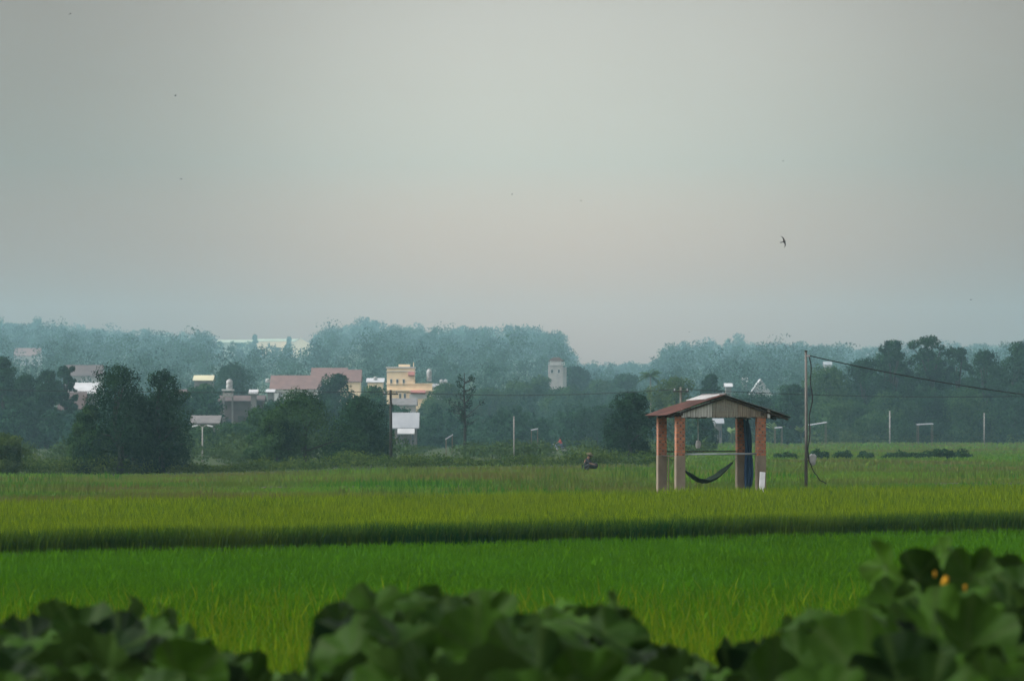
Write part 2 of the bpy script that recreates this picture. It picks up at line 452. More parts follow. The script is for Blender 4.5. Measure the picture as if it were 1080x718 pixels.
# ------------------------------------------------------------------ leaves and trees
def leaf_quads(C, Nrm, size, asp=.55, droop=.25):
    n = len(C)
    r = rng.normal(size=(n, 3)); t = np.cross(Nrm, r); t /= np.linalg.norm(t, axis=1, keepdims=True) + 1e-9
    u = np.cross(Nrm, t)
    s = size[:, None]
    V = np.stack([C - t * s * .5, C + u * s * asp * .5 + Nrm * s * .08, C + t * s * .5 - Nrm * s * droop, C - u * s * asp * .5 + Nrm * s * .08], 1)
    return V.reshape(-1, 3)


def blob_leaves(cs, rs, per, size, out=1.0, jit=.12, rnd=.42, core=.35):
    """leaves over the outside and in the volume of a set of clumps. cs (k,3), rs (k,3)"""
    w = (rs.prod(1)) ** (2 / 3); cnt = np.maximum(6, (per * w / w.sum()).astype(int))
    idx = np.repeat(np.arange(len(cs)), cnt); n = len(idx)
    d = rng.normal(size=(n, 3)); d /= np.linalg.norm(d, axis=1, keepdims=True)
    rad = rng.uniform(core, 1, n) ** .45 * (1 + jit * np.clip(rng.normal(size=n), -2, 1.6))
    C = cs[idx] + d * rad[:, None] * rs[idx]
    nr = d * out + rng.normal(size=(n, 3)) * rnd + np.array([0, 0, .2]); nr /= np.linalg.norm(nr, axis=1, keepdims=True)
    clump = rng.uniform(-.34, .34, len(cs))[idx]
    return leaf_quads(C, nr, size * rng.uniform(.6, 1.35, n)), np.clip(rng.normal(.42, .13, n) + clump, 0, 1)


def crown_blobs(w, h, z0, shape, nb):
    """clump centres and radii for a crown of width w between z0 and h"""
    ch = h - z0
    cs, rs = [], []
    n = int(nb * (1 + .9 * max(0, ch / w - .6)))
    skew = R.uniform(-.14, .14) * w
    for i in range(n):
        t = (i + R.random()) / n                         # 0 bottom .. 1 top
        if shape == 'tall': prof = (.80 + .20 * math.sin(math.pi * min(1, t * 1.5 + .1))) * (1 - t) ** .55 * .92 + .08
        elif shape == 'dome': prof = math.sqrt(max(.03, 1 - t * t))
        elif shape == 'cone': prof = 1 - .92 * t
        elif shape == 'open': prof = .55 + .45 * math.sin(math.pi * min(1, t * .8 + .15))
        else: prof = (.80 + .20 * math.sin(math.pi * min(1, t * 1.3))) * math.sqrt(max(.05, 1 - (max(0, t - .35) / .68) ** 2))
        a = R.uniform(0, 2 * math.pi); rr = R.random() ** .38
        base = {'dome': .22, 'open': .125, 'cone': .2}.get(shape, .20)
        br = w * base * R.uniform(.6, 1.25) * (.5 + .5 * prof)
        rad = max(0, w * .5 * prof - br * .7) * rr
        zz = z0 + ch * t
        zz = min(max(zz, z0 + br * .4), h - br * .75)
        cs.append((rad * math.cos(a) + skew * t, rad * math.sin(a), zz)); rs.append((br, br, br * R.uniform(.65, 1.0)))
    if shape in ('tall', 'round'):                        # a few boughs that stick out of the outline
        for i in range(6):
            t = R.uniform(.15, .9); a = R.uniform(0, 2 * math.pi); br = w * R.uniform(.07, .13)
            rad = w * (.50 if shape == 'round' else .52 - .30 * t) * R.uniform(.85, 1.12) * (1 if t < .7 else .7)
            cs.append((rad * math.cos(a) + skew * t, rad * math.sin(a), z0 + ch * t)); rs.append((br * 1.3, br * 1.3, br))
    br = w * (.15 if shape != 'cone' else .08); cs.append((R.uniform(-.1, .1) * w, 0, h - br * .8)); rs.append((br, br, br * .85))
    return np.array(cs), np.array(rs)


def make_tree(name, px, ytop, wpx, D, shape, hue, label, cat='tree', cb=.2, leaf=None, n=None, nb=None, trunk=True, group=None, mat_=None, bark='bark', seedoff=0):
    X = (px - CX) * D / FX; g = gzf(X, D)
    h = pt(px, ytop, D).z - g
    w = wpx * D / FX * 1.3
    root = empty(name, (X, D, g - .05))
    tag(root, label, cat, group)
    z0 = h * cb
    cs, rs = crown_blobs(w, h, z0, shape, nb or {'open': 24, 'dome': 30, 'cone': 9}.get(shape, 26))
    leaf = leaf or max(.16, 2.6 * D / FX)
    area = 3.2 * w * (h - z0)
    n = n or int(min(12000, max(1100, 3.0 * area / (leaf * leaf * .3))))
    if shape == 'open': n = int(n * .55)
    V, tint = blob_leaves(cs, rs, n, leaf)
    Q = np.arange(len(V)).reshape(-1, 4)
    link('crown', np_mesh('crown', V, [Q], tint), mat_ or TREE[hue], root)
    if trunk:
        mb = MB(); r0 = max(.09, .028 * h)
        top = Vector((R.uniform(-.05, .05) * w, R.uniform(-.05, .05) * w, h * .8))
        mids = [Vector((0, 0, -.3)), Vector((R.uniform(-.03, .03) * w, 0, h * .2)), Vector((R.uniform(-.06, .06) * w, R.uniform(-.05, .05) * w, h * .5)), top]
        mb.tube(mids, [r0 * 1.25, r0, r0 * .65, r0 * .2], 7)
        order = list(range(len(cs))); R.shuffle(order)
        for i in order[:7]:
            c = Vector(cs[i]); f = min(.75, max(.16, (c.z / h) * .6))
            s0 = mids[1].lerp(mids[2], (f - .2) / .3) if f > .2 else mids[1]
            s0 = Vector((s0.x, s0.y, max(.1 * h, h * f)))
            mid = s0.lerp(c, .55) + Vector((0, 0, .05 * h))
            mb.tube([s0, mid, c], [r0 * .5, r0 * .3, r0 * .12], 5)
        mb.build('trunk', M[bark], root, smooth=True)
    return root


NEARG = 'trees along the hedge'
VILG = 'trees around the village'
RIGHTG = 'tall trees behind the meadow'
SKYG = 'trees on the left skyline'
trees = [
    # px, top row, width px, distance, shape, hue, crown bottom, label, group
    (126, 383, 82, 240, 'round', 0, .05, 'taller dark tree of the big left pair, pointed top, rising from the hedge', NEARG),
    (170, 390, 58, 242, 'round', 0, .05, 'slightly lower dark tree of the big left pair, right beside the pointed one', NEARG),
    (96, 426, 36, 241, 'round', 1, .05, 'low bushy tree against the left foot of the big left pair', NEARG),
    (150, 430, 56, 248, 'round', 0, .02, 'broad dark low tree filling the gap under the big left pair', NEARG),
    (5, 457, 36, 236, 'round', 2, .05, 'small pale green tree above the hedge at the left edge', NEARG),
    (324, 410, 86, 262, 'round', 1, .03, 'broad mid green tree, left half of the rounded pair by the wooden pole', NEARG),
    (290, 432, 44, 258, 'round', 1, .03, 'low green tree bulging from the left side of the rounded pair', NEARG),
    (378, 417, 66, 270, 'dome', 0, .02, 'darker tree, right half of the rounded pair by the wooden pole', NEARG),
    (663, 413, 50, 285, 'round', 0, .12, 'dark upright tree on a short trunk left of the brick hut', NEARG),
    (6, 376, 38, 500, 'tall', 0, .1, 'tallest tree of the dark clump at the left edge', VILG),
    (29, 395, 46, 510, 'round', 0, .1, 'wide dark tree in the middle of the clump at the left edge', VILG),
    (49, 390, 34, 506, 'round', 0, .1, 'narrow dark tree at the right end of the clump at the left edge', VILG),
    (68, 386, 24, 520, 'open', 0, .15, 'thin sparse tree just left of the long white roof', VILG),
    (247, 384, 54, 770, 'dome', 0, .05, 'smooth dome shaped tree behind the white water tank', VILG),
    (214, 404, 30, 620, 'round', 1, .03, 'hazy tree hiding the wall under the pale yellow roof', VILG),
    (353, 394, 48, 560, 'dome', 0, .05, 'small dome shaped tree in front of the red tiled roof', VILG),
    (397, 407, 42, 520, 'round', 1, .05, 'rounded tree below the left corner of the cream building', VILG),
    (204, 449, 50, 400, 'round', 1, .02, 'low hazy tree around the pale lamp post', VILG),
    (243, 446, 50, 405, 'round', 1, .02, 'low hazy tree below the brown house with the water tank', VILG),
    (276, 430, 36, 410, 'round', 1, .02, 'low hazy tree left of the rounded pair', VILG),
    (454, 420, 44, 705, 'round', 1, .03, 'leafy tree directly right of the grey roofed shed', VILG),
    (474, 404, 44, 718, 'round', 1, .03, 'hazy tree behind the vine covered bare tree', VILG),
    (516, 409, 52, 764, 'round', 1, .03, 'hazy tree just right of the vine covered bare tree', VILG),
    (548, 402, 46, 806, 'round', 1, .03, 'hazy tree above the thin white post', VILG),
    (571, 397, 34, 873, 'round', 1, .03, 'hazy tree hiding the left foot of the grey tower house', VILG),
    (606, 386, 36, 1010, 'round', 0, .03, 'hazy tree rising right behind the grey tower house', VILG),
    (598, 408, 50, 789, 'round', 1, .03, 'hazy tree in front of the grey tower house', VILG),
    (634, 402, 50, 907, 'round', 1, .03, 'light green hazy tree between the tower house and the domed tree', VILG),
    (655, 394, 42, 900, 'dome', 0, .03, 'domed hazy tree left of the coconut palm', VILG),
    (630, 428, 56, 520, 'round', 0, .02, 'dark hazy tree behind the crouching farmer', VILG),
    (716, 397, 58, 530, 'round', 2, .03, 'light green tree behind the left slope of the hut roof', VILG),
    (750, 394, 28, 590, 'dome', 0, .03, 'dark tree behind the ridge of the hut roof', VILG),
    (742, 441, 24, 430, 'round', 0, .02, 'dark small tree seen through the open hut', VILG),
    (788, 416, 54, 600, 'round', 0, .02, 'dark tree below the white gabled roof right of the hut ridge', VILG),
    (832, 405, 34, 560, 'round', 0, .03, 'dark tree left of the concrete cable pole', VILG),
    (872, 387, 62, 600, 'round', 1, .03, 'broad tree right behind the concrete cable pole', RIGHTG),
    (908, 379, 58, 606, 'round', 0, .03, 'tree under the cable between the broad one and the open crowned one', RIGHTG),
    (944, 358, 38, 610, 'open', 0, .2, 'open crowned tree standing above its neighbours, sky showing through its top', RIGHTG),
    (934, 371, 56, 618, 'round', 0, .03, 'lower tree beneath the first open crown', RIGHTG),
    (984, 354, 46, 610, 'open', 0, .2, 'tallest open crowned tree of the right wood', RIGHTG),
    (1008, 366, 38, 612, 'open', 0, .2, 'open crowned tree touching the right side of the tallest one', RIGHTG),
    (984, 369, 66, 622, 'round', 0, .03, 'lower dense tree beneath the tallest open crown', RIGHTG),
    (1036, 369, 48, 604, 'round', 0, .03, 'round topped tree left of the last tall tree at the right edge', RIGHTG),
    (1070, 360, 50, 600, 'round', 0, .03, 'tall dense tree at the right edge of the picture', RIGHTG),
    (890, 424, 64, 592, 'round', 1, .01, 'low front tree behind the left end of the meadow bushes', RIGHTG),
    (934, 414, 66, 590, 'round', 1, .01, 'low front tree behind the taller of the two meadow posts', RIGHTG),
    (980, 416, 66, 594, 'round', 0, .01, 'low front tree above the small white canopy roof', RIGHTG),
    (1024, 410, 66, 592, 'round', 1, .01, 'low front tree behind the meadow post nearest the right edge', RIGHTG),
    (1066, 418, 60, 590, 'round', 0, .01, 'low front tree at the right edge of the meadow', RIGHTG),
    (14, 341, 30, 2750, 'round', 0, .1, 'round tree at the left end of the skyline', SKYG),
    (38, 338, 20, 2750, 'tall', 0, .3, 'narrow top heavy skyline tree, tallest at the left', SKYG),
    (66, 344, 20, 2760, 'open', 0, .35, 'skyline tree with bright gaps below its crown', SKYG),
    (101, 347, 34, 2775, 'dome', 0, .1, 'low domed skyline tree right of the gappy one', SKYG),
    (268, 353, 16, 2790, 'cone', 0, .02, 'pointed tree before the left end of the hilltop building', SKYG),
    (303, 355, 14, 2790, 'cone', 0, .02, 'pointed tree before the middle of the hilltop building', SKYG),
]
for (px, yt, w, D, shp, hue, cb, lab, grp) in trees:
    make_tree('tree', px, yt, w, D, shp, hue, lab, cb=cb, group=grp)

# the wooded hills behind: one mass
def forest():
    Vs, Ts = [], []
    tr = []
    for i in range(3400):
        D = R.uniform(900, 3000) if i > 1000 else R.uniform(2830, 3040)
        tr.append((R.uniform(-330, 1410), D))
    for px, D in tr:
        if 222 < px < 334 and D > 2740: continue         # the hilltop halls stand in a clearing
        if 268 < px < 475 and D < 1000: continue
        X = (px - CX) * D / FX; g = gzf(X, D)
        h = R.uniform(8, 19) * (.75 if 594 < px < 700 else 1) * (1.2 if R.random() < .1 else 1); w = h * R.uniform(.7, 1.25)
        if D < 1200: h *= .75; w *= .75
        yt = HY - (g + h - ZC) * FX / D
        if 788 < px < 820 and D < 1130 and yt < 412 or 6 < px < 50 and D < 1870 and yt < 371 or 62 < px < 112 and D < 1080 and yt < 393 or 862 < px < 884 and D < 1320 and yt < 385.5: continue
        if 226 < px < 264 and yt < 359.3 or 264 <= px < 330 and yt < 362: continue
        cs, rs = crown_blobs(w, h, h * .05, R.choice(['round', 'dome', 'round', 'tall']), 8)
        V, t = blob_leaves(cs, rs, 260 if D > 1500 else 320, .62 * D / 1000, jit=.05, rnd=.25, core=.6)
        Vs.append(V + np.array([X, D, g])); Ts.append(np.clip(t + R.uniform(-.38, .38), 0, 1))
    # low hazy wood between the houses
    fx = [-300, 0, 55, 60, 108, 112, 196, 200, 226, 229, 281, 284, 306, 310, 400, 408, 445, 450, 600, 690, 700, 746, 749, 766, 769, 776, 779, 818, 822, 850, 855, 1400]
    fy = [425, 425, 425, 431, 431, 414, 414, 406, 406, 444, 444, 420, 420, 414, 414, 427, 427, 412, 410, 408, 422, 420, 447, 447, 407.5, 407.5, 415, 415, 412, 410, 400, 400]
    for i in range(620):
        px = R.uniform(-300, 1400); D = R.uniform(492, 552) if px < 445 else R.uniform(740, 840) if px < 745 else R.uniform(620, 690)
        X = (px - CX) * D / FX; g = gzf(X, D)
        h = pt(0, float(np.interp(px, fx, fy)) + abs(R.gauss(0, 6)), D).z - g; w = R.uniform(3.5, 6.5) * D / 520
        if h < 1.2: continue
        cs, rs = crown_blobs(w, h, 0, R.choice(['round', 'round', 'dome']), 12)
        V, t = blob_leaves(cs, rs, 520, .42)
        Vs.append(V + np.array([X, D, g])); Ts.append(np.clip(t + R.uniform(-.2, .35), 0, 1))
    for i in range(170):
        px = R.uniform(440, 750); D = R.uniform(520, 640); X = (px - CX) * D / FX; g = gzf(X, D)
        h = pt(0, 434 + 7 * math.sin(px * .09) + R.uniform(-4, 14), D).z - g; w = R.uniform(3, 5.5)
        cs, rs = crown_blobs(w, max(1.5, h), 0, R.choice(['round', 'dome']), 10)
        V, t = blob_leaves(cs, rs, 420, .42)
        Vs.append(V + np.array([X, D, g])); Ts.append(np.clip(t + R.uniform(-.2, .4), 0, 1))
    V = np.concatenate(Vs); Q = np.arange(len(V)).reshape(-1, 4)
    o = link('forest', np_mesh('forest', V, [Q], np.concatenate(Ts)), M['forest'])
    tag(o, 'blue green wood covering the hazy hills', 'forest', kind='stuff')


forest()


def thicket(name, spots, size, per, m, label, leaf):
    """low growth: spots of (x, y, w, h)"""
    cs, rs = [], []
    for (X, Y, w, h) in spots:
        g = gzf(X, Y)
        for k in range(4):
            cs.append((X + R.uniform(-.35, .35) * w, Y + R.uniform(-.4, .4) * w, g + h * R.uniform(.15, .68))); b = R.uniform(.22, .42)
            rs.append((w * b, w * b, h * R.uniform(.22, .42)))
    V, t = blob_leaves(np.array(cs), np.array(rs), per, leaf)
    o = link(name, np_mesh(name, V, [np.arange(len(V)).reshape(-1, 4)], t), m)
    tag(o, label, 'undergrowth', kind='stuff')


# hedge along the end of the paddies
sp = []
for i in range(330):
    px = R.uniform(-300, 690)
    D = 240 + (px + 50) * .018 + R.uniform(-4, 4)
    hp = 12 + 4 * math.sin(px * .021) + 3 * math.sin(px * .07 + 1) + (5 if px < 180 else 0) + R.uniform(-3, 5)
    sp.append(((px - CX) * D / FX, D, R.uniform(1.2, 2.6), max(.45, hp * D / FX)))
thicket('undergrowth', sp, 1, 46000, M['hedge'], 'mixed green undergrowth growing along the far end of the paddies', .17)
sp = []
for i in range(150):
    px = R.uniform(-250, 740); D = R.uniform(290, 390)
    if 578 < px < 602: continue
    hp = R.uniform(14, 26) if px < 408 else R.uniform(3, 7) if px < 445 else R.uniform(6, 16)
    sp.append(((px - CX) * D / FX, D, R.uniform(2.2, 4.2), hp * D / FX + .6))
thicket('undergrowth', sp, 1, 36000, M['misty'], 'pale misty shrubs behind the paddy hedge', .28)
sp = []
for i in range(130):
    px = R.uniform(690, 1400); D = R.uniform(586, 604)
    sp.append(((px - CX) * D / FX, D, R.uniform(3, 6), R.uniform(1.2, 3.2)))
thicket('undergrowth', sp, 1, 22000, M['misty'], 'dim undergrowth at the foot of the right wood', .4)


def bush(px, D, w, h, label):
    X = (px - CX) * D / FX; g = gzf(X, D)
    root = empty('bush', (X, D, g)); tag(root, label, 'bush', 'dark bushes on the meadow')
    k = max(7, int(w * 4.5)); cs, rs = [], []
    for i in range(k):
        t = (i + R.random()) / k * .84 - .42; prof = math.sqrt(max(.1, 1 - (2 * t) ** 2)) if w < 3 else R.uniform(.65, 1)
        b = min(w, 1.6) * R.uniform(.2, .3)
        cs.append((t * w, R.uniform(-.3, .3), h * prof * R.uniform(.25, .62))); rs.append((b, b, h * R.uniform(.26, .36)))
    V, tt = blob_leaves(np.array(cs), np.array(rs), int(900 * max(1, w / 1.4)), .16)
    link('foliage', np_mesh('foliage', V, [np.arange(len(V)).reshape(-1, 4)], tt * .6), TREE[1], root)
    mb = MB()
    for i in range(4):
        a = R.uniform(0, 6.28); mb.tube([(0, 0, -.1), (math.cos(a) * w * .15, math.sin(a) * .15, h * .3), (math.cos(a) * w * .3, math.sin(a) * .3, h * .65)], [.03, .02, .008], 5)
    mb.build('stem', M['bark'], root)


bush(864, 291, 1.3, 1.15, 'small round dark bush just right of the concrete cable pole')
bush(889, 292, 1.3, 1.05, 'small round dark bush, second one right of the cable pole')
bush(913, 293, 1.3, .9, 'small low bush, third one right of the cable pole')
bush(953, 295, 3.6, .95, 'long low bush between the small bushes and the bigger long bush')
bush(998, 296, 4.4, 1.15, 'longest and tallest dark bush on the meadow')
bush(828, 291, 1.7, .9, 'low dark bush between the hut and the cable pole')


# coconut palm
def palm(px, ytop, D, label):
    X = (px - CX) * D / FX; g = gzf(X, D); h = pt(px, ytop + 9, D).z - g
    root = empty('palm_tree', (X, D, g)); tag(root, label, 'palm')
    mb = MB(); mb.tube([(0, 0, -.3), (.1, 0, h * .5), (0, 0, h)], [.22, .16, .13], 8); mb.build('trunk', M['palebark'], root, True)
    Vs, Fq, T = [], [], []
    for i in range(20):
        a = 2 * math.pi * i / 20 + R.uniform(-.15, .15); el = R.uniform(-.2, 1.15); Lf = R.uniform(2.3, 3.1)
        d = np.array([math.cos(a), math.sin(a), 0])
        for j in range(22):
            t = j / 21
            p = np.array([0, 0, h]) + d * Lf * t * math.cos(el) + np.array([0, 0, Lf * t * math.sin(el) - 1.6 * t * t])
            sd = np.array([-d[1], d[0], 0]); ll = .75 * math.sin(math.pi * (.12 + .86 * t))
            for s in (-1, 1):
                q = p + sd * s * ll * .75 + d * .25 * ll - np.array([0, 0, ll * .5])
                b = len(Vs); Vs += [p - d * .06, p + d * .06, q + d * .03, q - d * .03]; Fq.append((b, b + 1, b + 2, b + 3)); T.append(R.random())
    link('crown', np_mesh('crown', np.array(Vs), [np.array(Fq)], T), M['palm'], root)


palm(686, 387, 690, 'hazy coconut palm rising left of the hut roof')


def banana(px, ytop, D, label):
    X = (px - CX) * D / FX; g = gzf(X, D); h = pt(px, ytop, D).z - g
    root = empty('banana_plant', (X, D, g)); tag(root, label, 'banana plant', 'pale banana plants before the trees')
    mb = MB(); mb.tube([(0, 0, -.2), (0, 0, h * .55)], [.2, .13], 8); mb.build('trunk', M['gstem'], root, True)
    V, Q, T = [], [], []
    for i in range(8):
        a = R.uniform(0, 6.28); d = Vector((math.cos(a), math.sin(a), 0)); sd = Vector((-d.y, d.x, 0)); el = R.uniform(.7, 1.45); Lf = h * R.uniform(.42, .55)
        prev = None; tt = R.random()
        for j in range(7):
            t = j / 6; p = Vector((0, 0, h * .5)) + d * (Lf * t * math.cos(el) + .25 * Lf * t * t) + Vector((0, 0, Lf * t * math.sin(el) - .35 * Lf * t * t))
            ww = .34 * math.sin(math.pi * min(.97, .1 + .88 * t))
            b = len(V); V += [p - sd * ww - Vector((0, 0, .1 * ww)), p + Vector((0, 0, .08)), p + sd * ww - Vector((0, 0, .1 * ww))]
            if prev is not None: Q += [(prev, prev + 1, b + 1, b), (prev + 1, prev + 2, b + 2, b + 1)]; T += [tt, tt]
            prev = b
    link('foliage', np_mesh('foliage', np.array(V), [np.array(Q)], T), M['banana'], root)


banana(772, 446, 560, 'pale banana plant seen through the open hut')
banana(781, 450, 556, 'lower pale banana plant seen through the hut beside the back column')
banana(817, 441, 560, 'pale banana plant just right of the hut, above the white canopy')
banana(834, 443, 562, 'pale banana plant midway between the hut and the cable pole')
banana(845, 444, 558, 'pale banana plant touching the left side of the cable pole')


def vine_snag(px, ytop, D):
    X = (px - CX) * D / FX; g = gzf(X, D); h = pt(px, ytop, D).z - g
    root = empty('bare_tree', (X, D, g)); tag(root, 'nearly bare tall tree with vines on its thin twigs', 'tree')
    mb = MB(); mb.tube([(0, 0, -.2), (.05, 0, h * .4), (-.05, 0, h * .75), (0, 0, h)], [.15, .12, .07, .03], 8)
    tips = []
    for i in range(26):
        t = R.uniform(.35, .97); a = R.uniform(0, 6.28); Lf = (1.15 - t) * h * R.uniform(.2, .42)
        s0 = Vector((0, 0, h * t)); e = s0 + Vector((math.cos(a) * Lf, math.sin(a) * Lf, Lf * R.uniform(.2, .9)))
        mb.tube([s0, s0.lerp(e, .5) + Vector((0, 0, -.08)), e], [.055, .035, .012], 5); tips.append(s0.lerp(e, R.uniform(.4, 1)))
    mb.build('trunk', M['bark'], root, True)
    cs = np.array([tuple(t) for t in tips] + [(0, 0, h * f) for f in (.3, .42, .55, .7)]); rs = np.array([(.32, .32, .38)] * len(tips) + [(.35, .35, .7)] * 4)
    V, t = blob_leaves(cs, rs, 700, .2)
    link('crown', np_mesh('crown', V, [np.arange(len(V)).reshape(-1, 4)], t * .4), TREE[0], root)


vine_snag(490, 393, 340)


# ------------------------------------------------------------------ the village
def house(name, px0, px1, yr, ye, D, depth, roofm, wallm, label, ridge='x', cat='house', base=None, over=.35, chim=False):
    """gabled house: px0..px1 eaves in the picture, yr ridge row, ye eave row"""
    Xc = ((px0 + px1) / 2 - CX) * D / FX; w = (px1 - px0) * D / FX
    g = gzf(Xc, D) - .4
    for sx in (-1, 1): g = min(g, gzf(Xc + sx * w / 2, D) - .4)
    root = empty(name, (Xc, D + depth / 2, g)); tag(root, label, cat)
    zr = pt(0, yr, D).z - g; ze = pt(0, ye, D).z - g
    ze = max(ze, .9)
    wx, wy = w - 2 * over, depth - 2 * over
    mb = MB()
    if ridge == 'x': poly = [(-wy / 2, 0), (wy / 2, 0), (wy / 2, ze), (0, zr - .08), (-wy / 2, ze)]
    else: poly = [(-wx / 2, 0), (wx / 2, 0), (wx / 2, ze), (0, zr - .08), (-wx / 2, ze)]
    if ridge == 'y': mb.prism(poly, -wy / 2, wy / 2)
    else:
        tmp = MB().prism(poly, -wx / 2, wx / 2)
        mb.add([(y, x, z) for x, y, z in tmp.v], [tuple(reversed(f)) for f in tmp.f])
    mb.build('wall', wallm, root)
    rb = MB(); t = .12
    hs = (depth if ridge == 'x' else w) / 2
    sl = (zr - ze) / max(.1, (wy if ridge == 'x' else wx) / 2); zo = zr - sl * hs
    for s in (-1, 1):
        if ridge == 'x': P = [[(x, s * u * hs, zr + (zo - zr) * u + .02) for x in (-w / 2, w / 2)] for u in (0, 1)]
        else: P = [[(s * u * hs, y, zr + (zo - zr) * u + .02) for y in (-depth / 2, depth / 2)] for u in (0, 1)]
        a, b, c, d = [Vector(P[0][0]), Vector(P[0][1]), Vector(P[1][1]), Vector(P[1][0])]
        up = Vector((0, 0, t))
        rb.add([a, b, c, d, a + up, b + up, c + up, d + up], [(0, 1, 2, 3), (4, 7, 6, 5), (0, 4, 5, 1), (1, 5, 6, 2), (2, 6, 7, 3), (3, 7, 4, 0)])
    rb.build('roof', roofm, root)
    # a window and a door on the front
    for fx in (-.27, .27):
        wm = MB().box((fx * wx, -wy / 2 - .02, ze * .55), (min(1.1, wx * .2), .06, min(1.1, ze * .35)))
        wm.build('window', M['glassdark'], root)
    MB().box((0, -wy / 2 - .02, ze * .35), (min(1.0, wx * .16), .06, ze * .68)).build('door', M['darkwood'], root)
    return root


def tank(name, px, ytop, ybot, D, wpx, label, legs=True, base_at=None, m='zincpale'):
    """upright cylindrical water tank on a short frame; base_at: z it stands on"""
    X = (px - CX) * D / FX; zt, zb = pt(0, ytop, D).z, pt(0, ybot, D).z; r = wpx * D / FX / 2; hh = zt - zb
    root = empty(name, (X, D, zb)); tag(root, label, 'water tank')
    MB().lathe([(r * .96, .12), (r, .2), (r, hh * .3), (r * 1.03, hh * .32), (r, hh * .34), (r, hh * .62), (r * 1.03, hh * .64), (r, hh * .66), (r, hh * .82), (r * .6, hh * .93), (r * .3, hh * .94)]).build('tank_body', M[m], root, True)
    MB().lathe([(r * .3, hh * .94), (r * .32, hh), (r * .1, hh * 1.01)]).build('lid', M[m], root)
    fb = MB().lathe([(r * .9, 0), (r * 1.02, .02), (r * 1.02, .1), (r * .9, .12)])
    fb.build('stand', M['steel'], root)
    return root


def window(parent, x, y, z, w, h):
    f = MB().box((x, y - .03, z), (w + .16, .08, h + .16)).build('window', M['whitewall'], parent)
    MB().box((x, y - .075, z), (w, .03, h)).build('pane', M['glassdark'], f)


# cream building
D = 740; S = D / FX
X0 = (408 - CX) * S; Xc = (436 - CX) * S; g = gzf(Xc, D) - .5
cb_ = empty('cream_building', (Xc, D, g)); tag(cb_, 'cream coloured flat roofed building with a square upper storey and pink awnings', 'building')
def zz(y): return pt(0, y, D).z - g
def xx(p): return (p - 436) * S
dp = 9.0
MB().box(((xx(408) + xx(456)) / 2, dp / 2 + .01, zz(411) / 2), (xx(456) - xx(408), dp, zz(411))).build('wall', M['cream'], cb_)
MB().box(((xx(408) + xx(437)) / 2, 2.8, (zz(411) + zz(388)) / 2), (xx(437) - xx(408), 5.5, zz(388) - zz(411))).build('upper_storey', M['cream'], cb_)
MB().box(((xx(407) + xx(438)) / 2, 2.75, zz(388) + .1), (xx(438) - xx(407), 5.9, .26)).box(((xx(407) + xx(438)) / 2, 2.75, zz(391.6)), (xx(438) - xx(407), 5.8, .12)).build('cornice', M['whitewall'], cb_)
MB().box(((xx(407) + xx(457)) / 2, -.1, zz(411.5)), (xx(457) - xx(407), .7, .25)).box(((xx(407) + xx(457)) / 2, -.12, zz(404.6)), (xx(457) - xx(407), .16, .16)).box(((xx(437) + xx(456)) / 2, .1, (zz(411) + zz(405)) / 2), (xx(456) - xx(437), .25, zz(405) - zz(411))).build('parapet', M['cream'], cb_)
MB().box((xx(426), 3, zz(385.6)), (2.2, 2.4, zz(385) - zz(388))).tube([(xx(436), 1, zz(388)), (xx(436), 1, zz(382))], .06, 6).build('roof_housing', M['cream'], cb_)
for p in (412.5, 419, 425.8):
    window(cb_, xx(p), .02, zz(402.8), .32, 1.0)
for p in (422, 427):
    window(cb_, xx(p), .0, zz(417.5), .32, .85)
aw = MB().box((xx(434), -.45, zz(394.5)), (1.25, 1.0, .62), Matrix.Rotation(-.25, 3, 'X')); aw.build('awning', M['pink'], cb_)
aw = MB().box((xx(441), -.55, zz(413.6)), (2.9, 1.2, .5), Matrix.Rotation(-.25, 3, 'X')); aw.build('awning', M['pink'], cb_)
MB().box((xx(441), .0, zz(418)), (3.4, .3, .9)).build('balcony', M['whitewall'], cb_)
tank('water_tank', 452.6, 388.5, 402, D + 3, 5.4, 'tall white cylindrical water tank on the cream building')
tank('water_tank', 465.6, 399.8, 406, D + 3, 4, 'left of the two small white tanks right of the cream building')
tank('water_tank', 470, 399.8, 406, D + 3.4, 4, 'right of the two small white tanks right of the cream building')
house('house', 455, 474, 405, 408, D, 7, M['whiteroof'], M['whitewall'], 'flat white roofed house under the two small tanks')
house('house', 411, 440, 420.5, 427, 690, 6, M['dimroof'], M['greywall'], 'grey jumbled house between the cream building and the shed')

# shed
D = 455
house('shed', 413, 442, 436, 450, D, 5, M['greyroof'], M['dimroof'], 'shed with a big pale grey metal roof beside the wooden pole', cat='shed')
house('lean_to', 419, 437, 453, 456.5, D - 3.2, 2.2, M['whiteroof'], M['dimroof'], 'low lean-to with a white roof before the grey roofed shed', cat='lean-to')

# red roofed house, three roofs
D = 850
house('house', 284, 338, 396, 410, D, 11, M['redroof'], M['whitewall'], 'long house with a dull red tiled roof left of the domed tree')
house('house', 327, 366, 388, 399, D + 14, 11, M['redroof'], M['whitewall'], 'higher red roofed house right behind the long red roof')
house('house', 357, 381, 390, 402, D + 6, 9, M['redroof'], M['cream'], 'red roofed house with a cream gable end left of the cream building')
house('house', 386, 405, 399, 403, 830, 8, M['whiteroof'], M['cream'], 'pale low house between the red roofs and the cream building')
tank('water_tank', 396, 397, 400.5, 832, 4, 'tiny white tank on the pale low house')
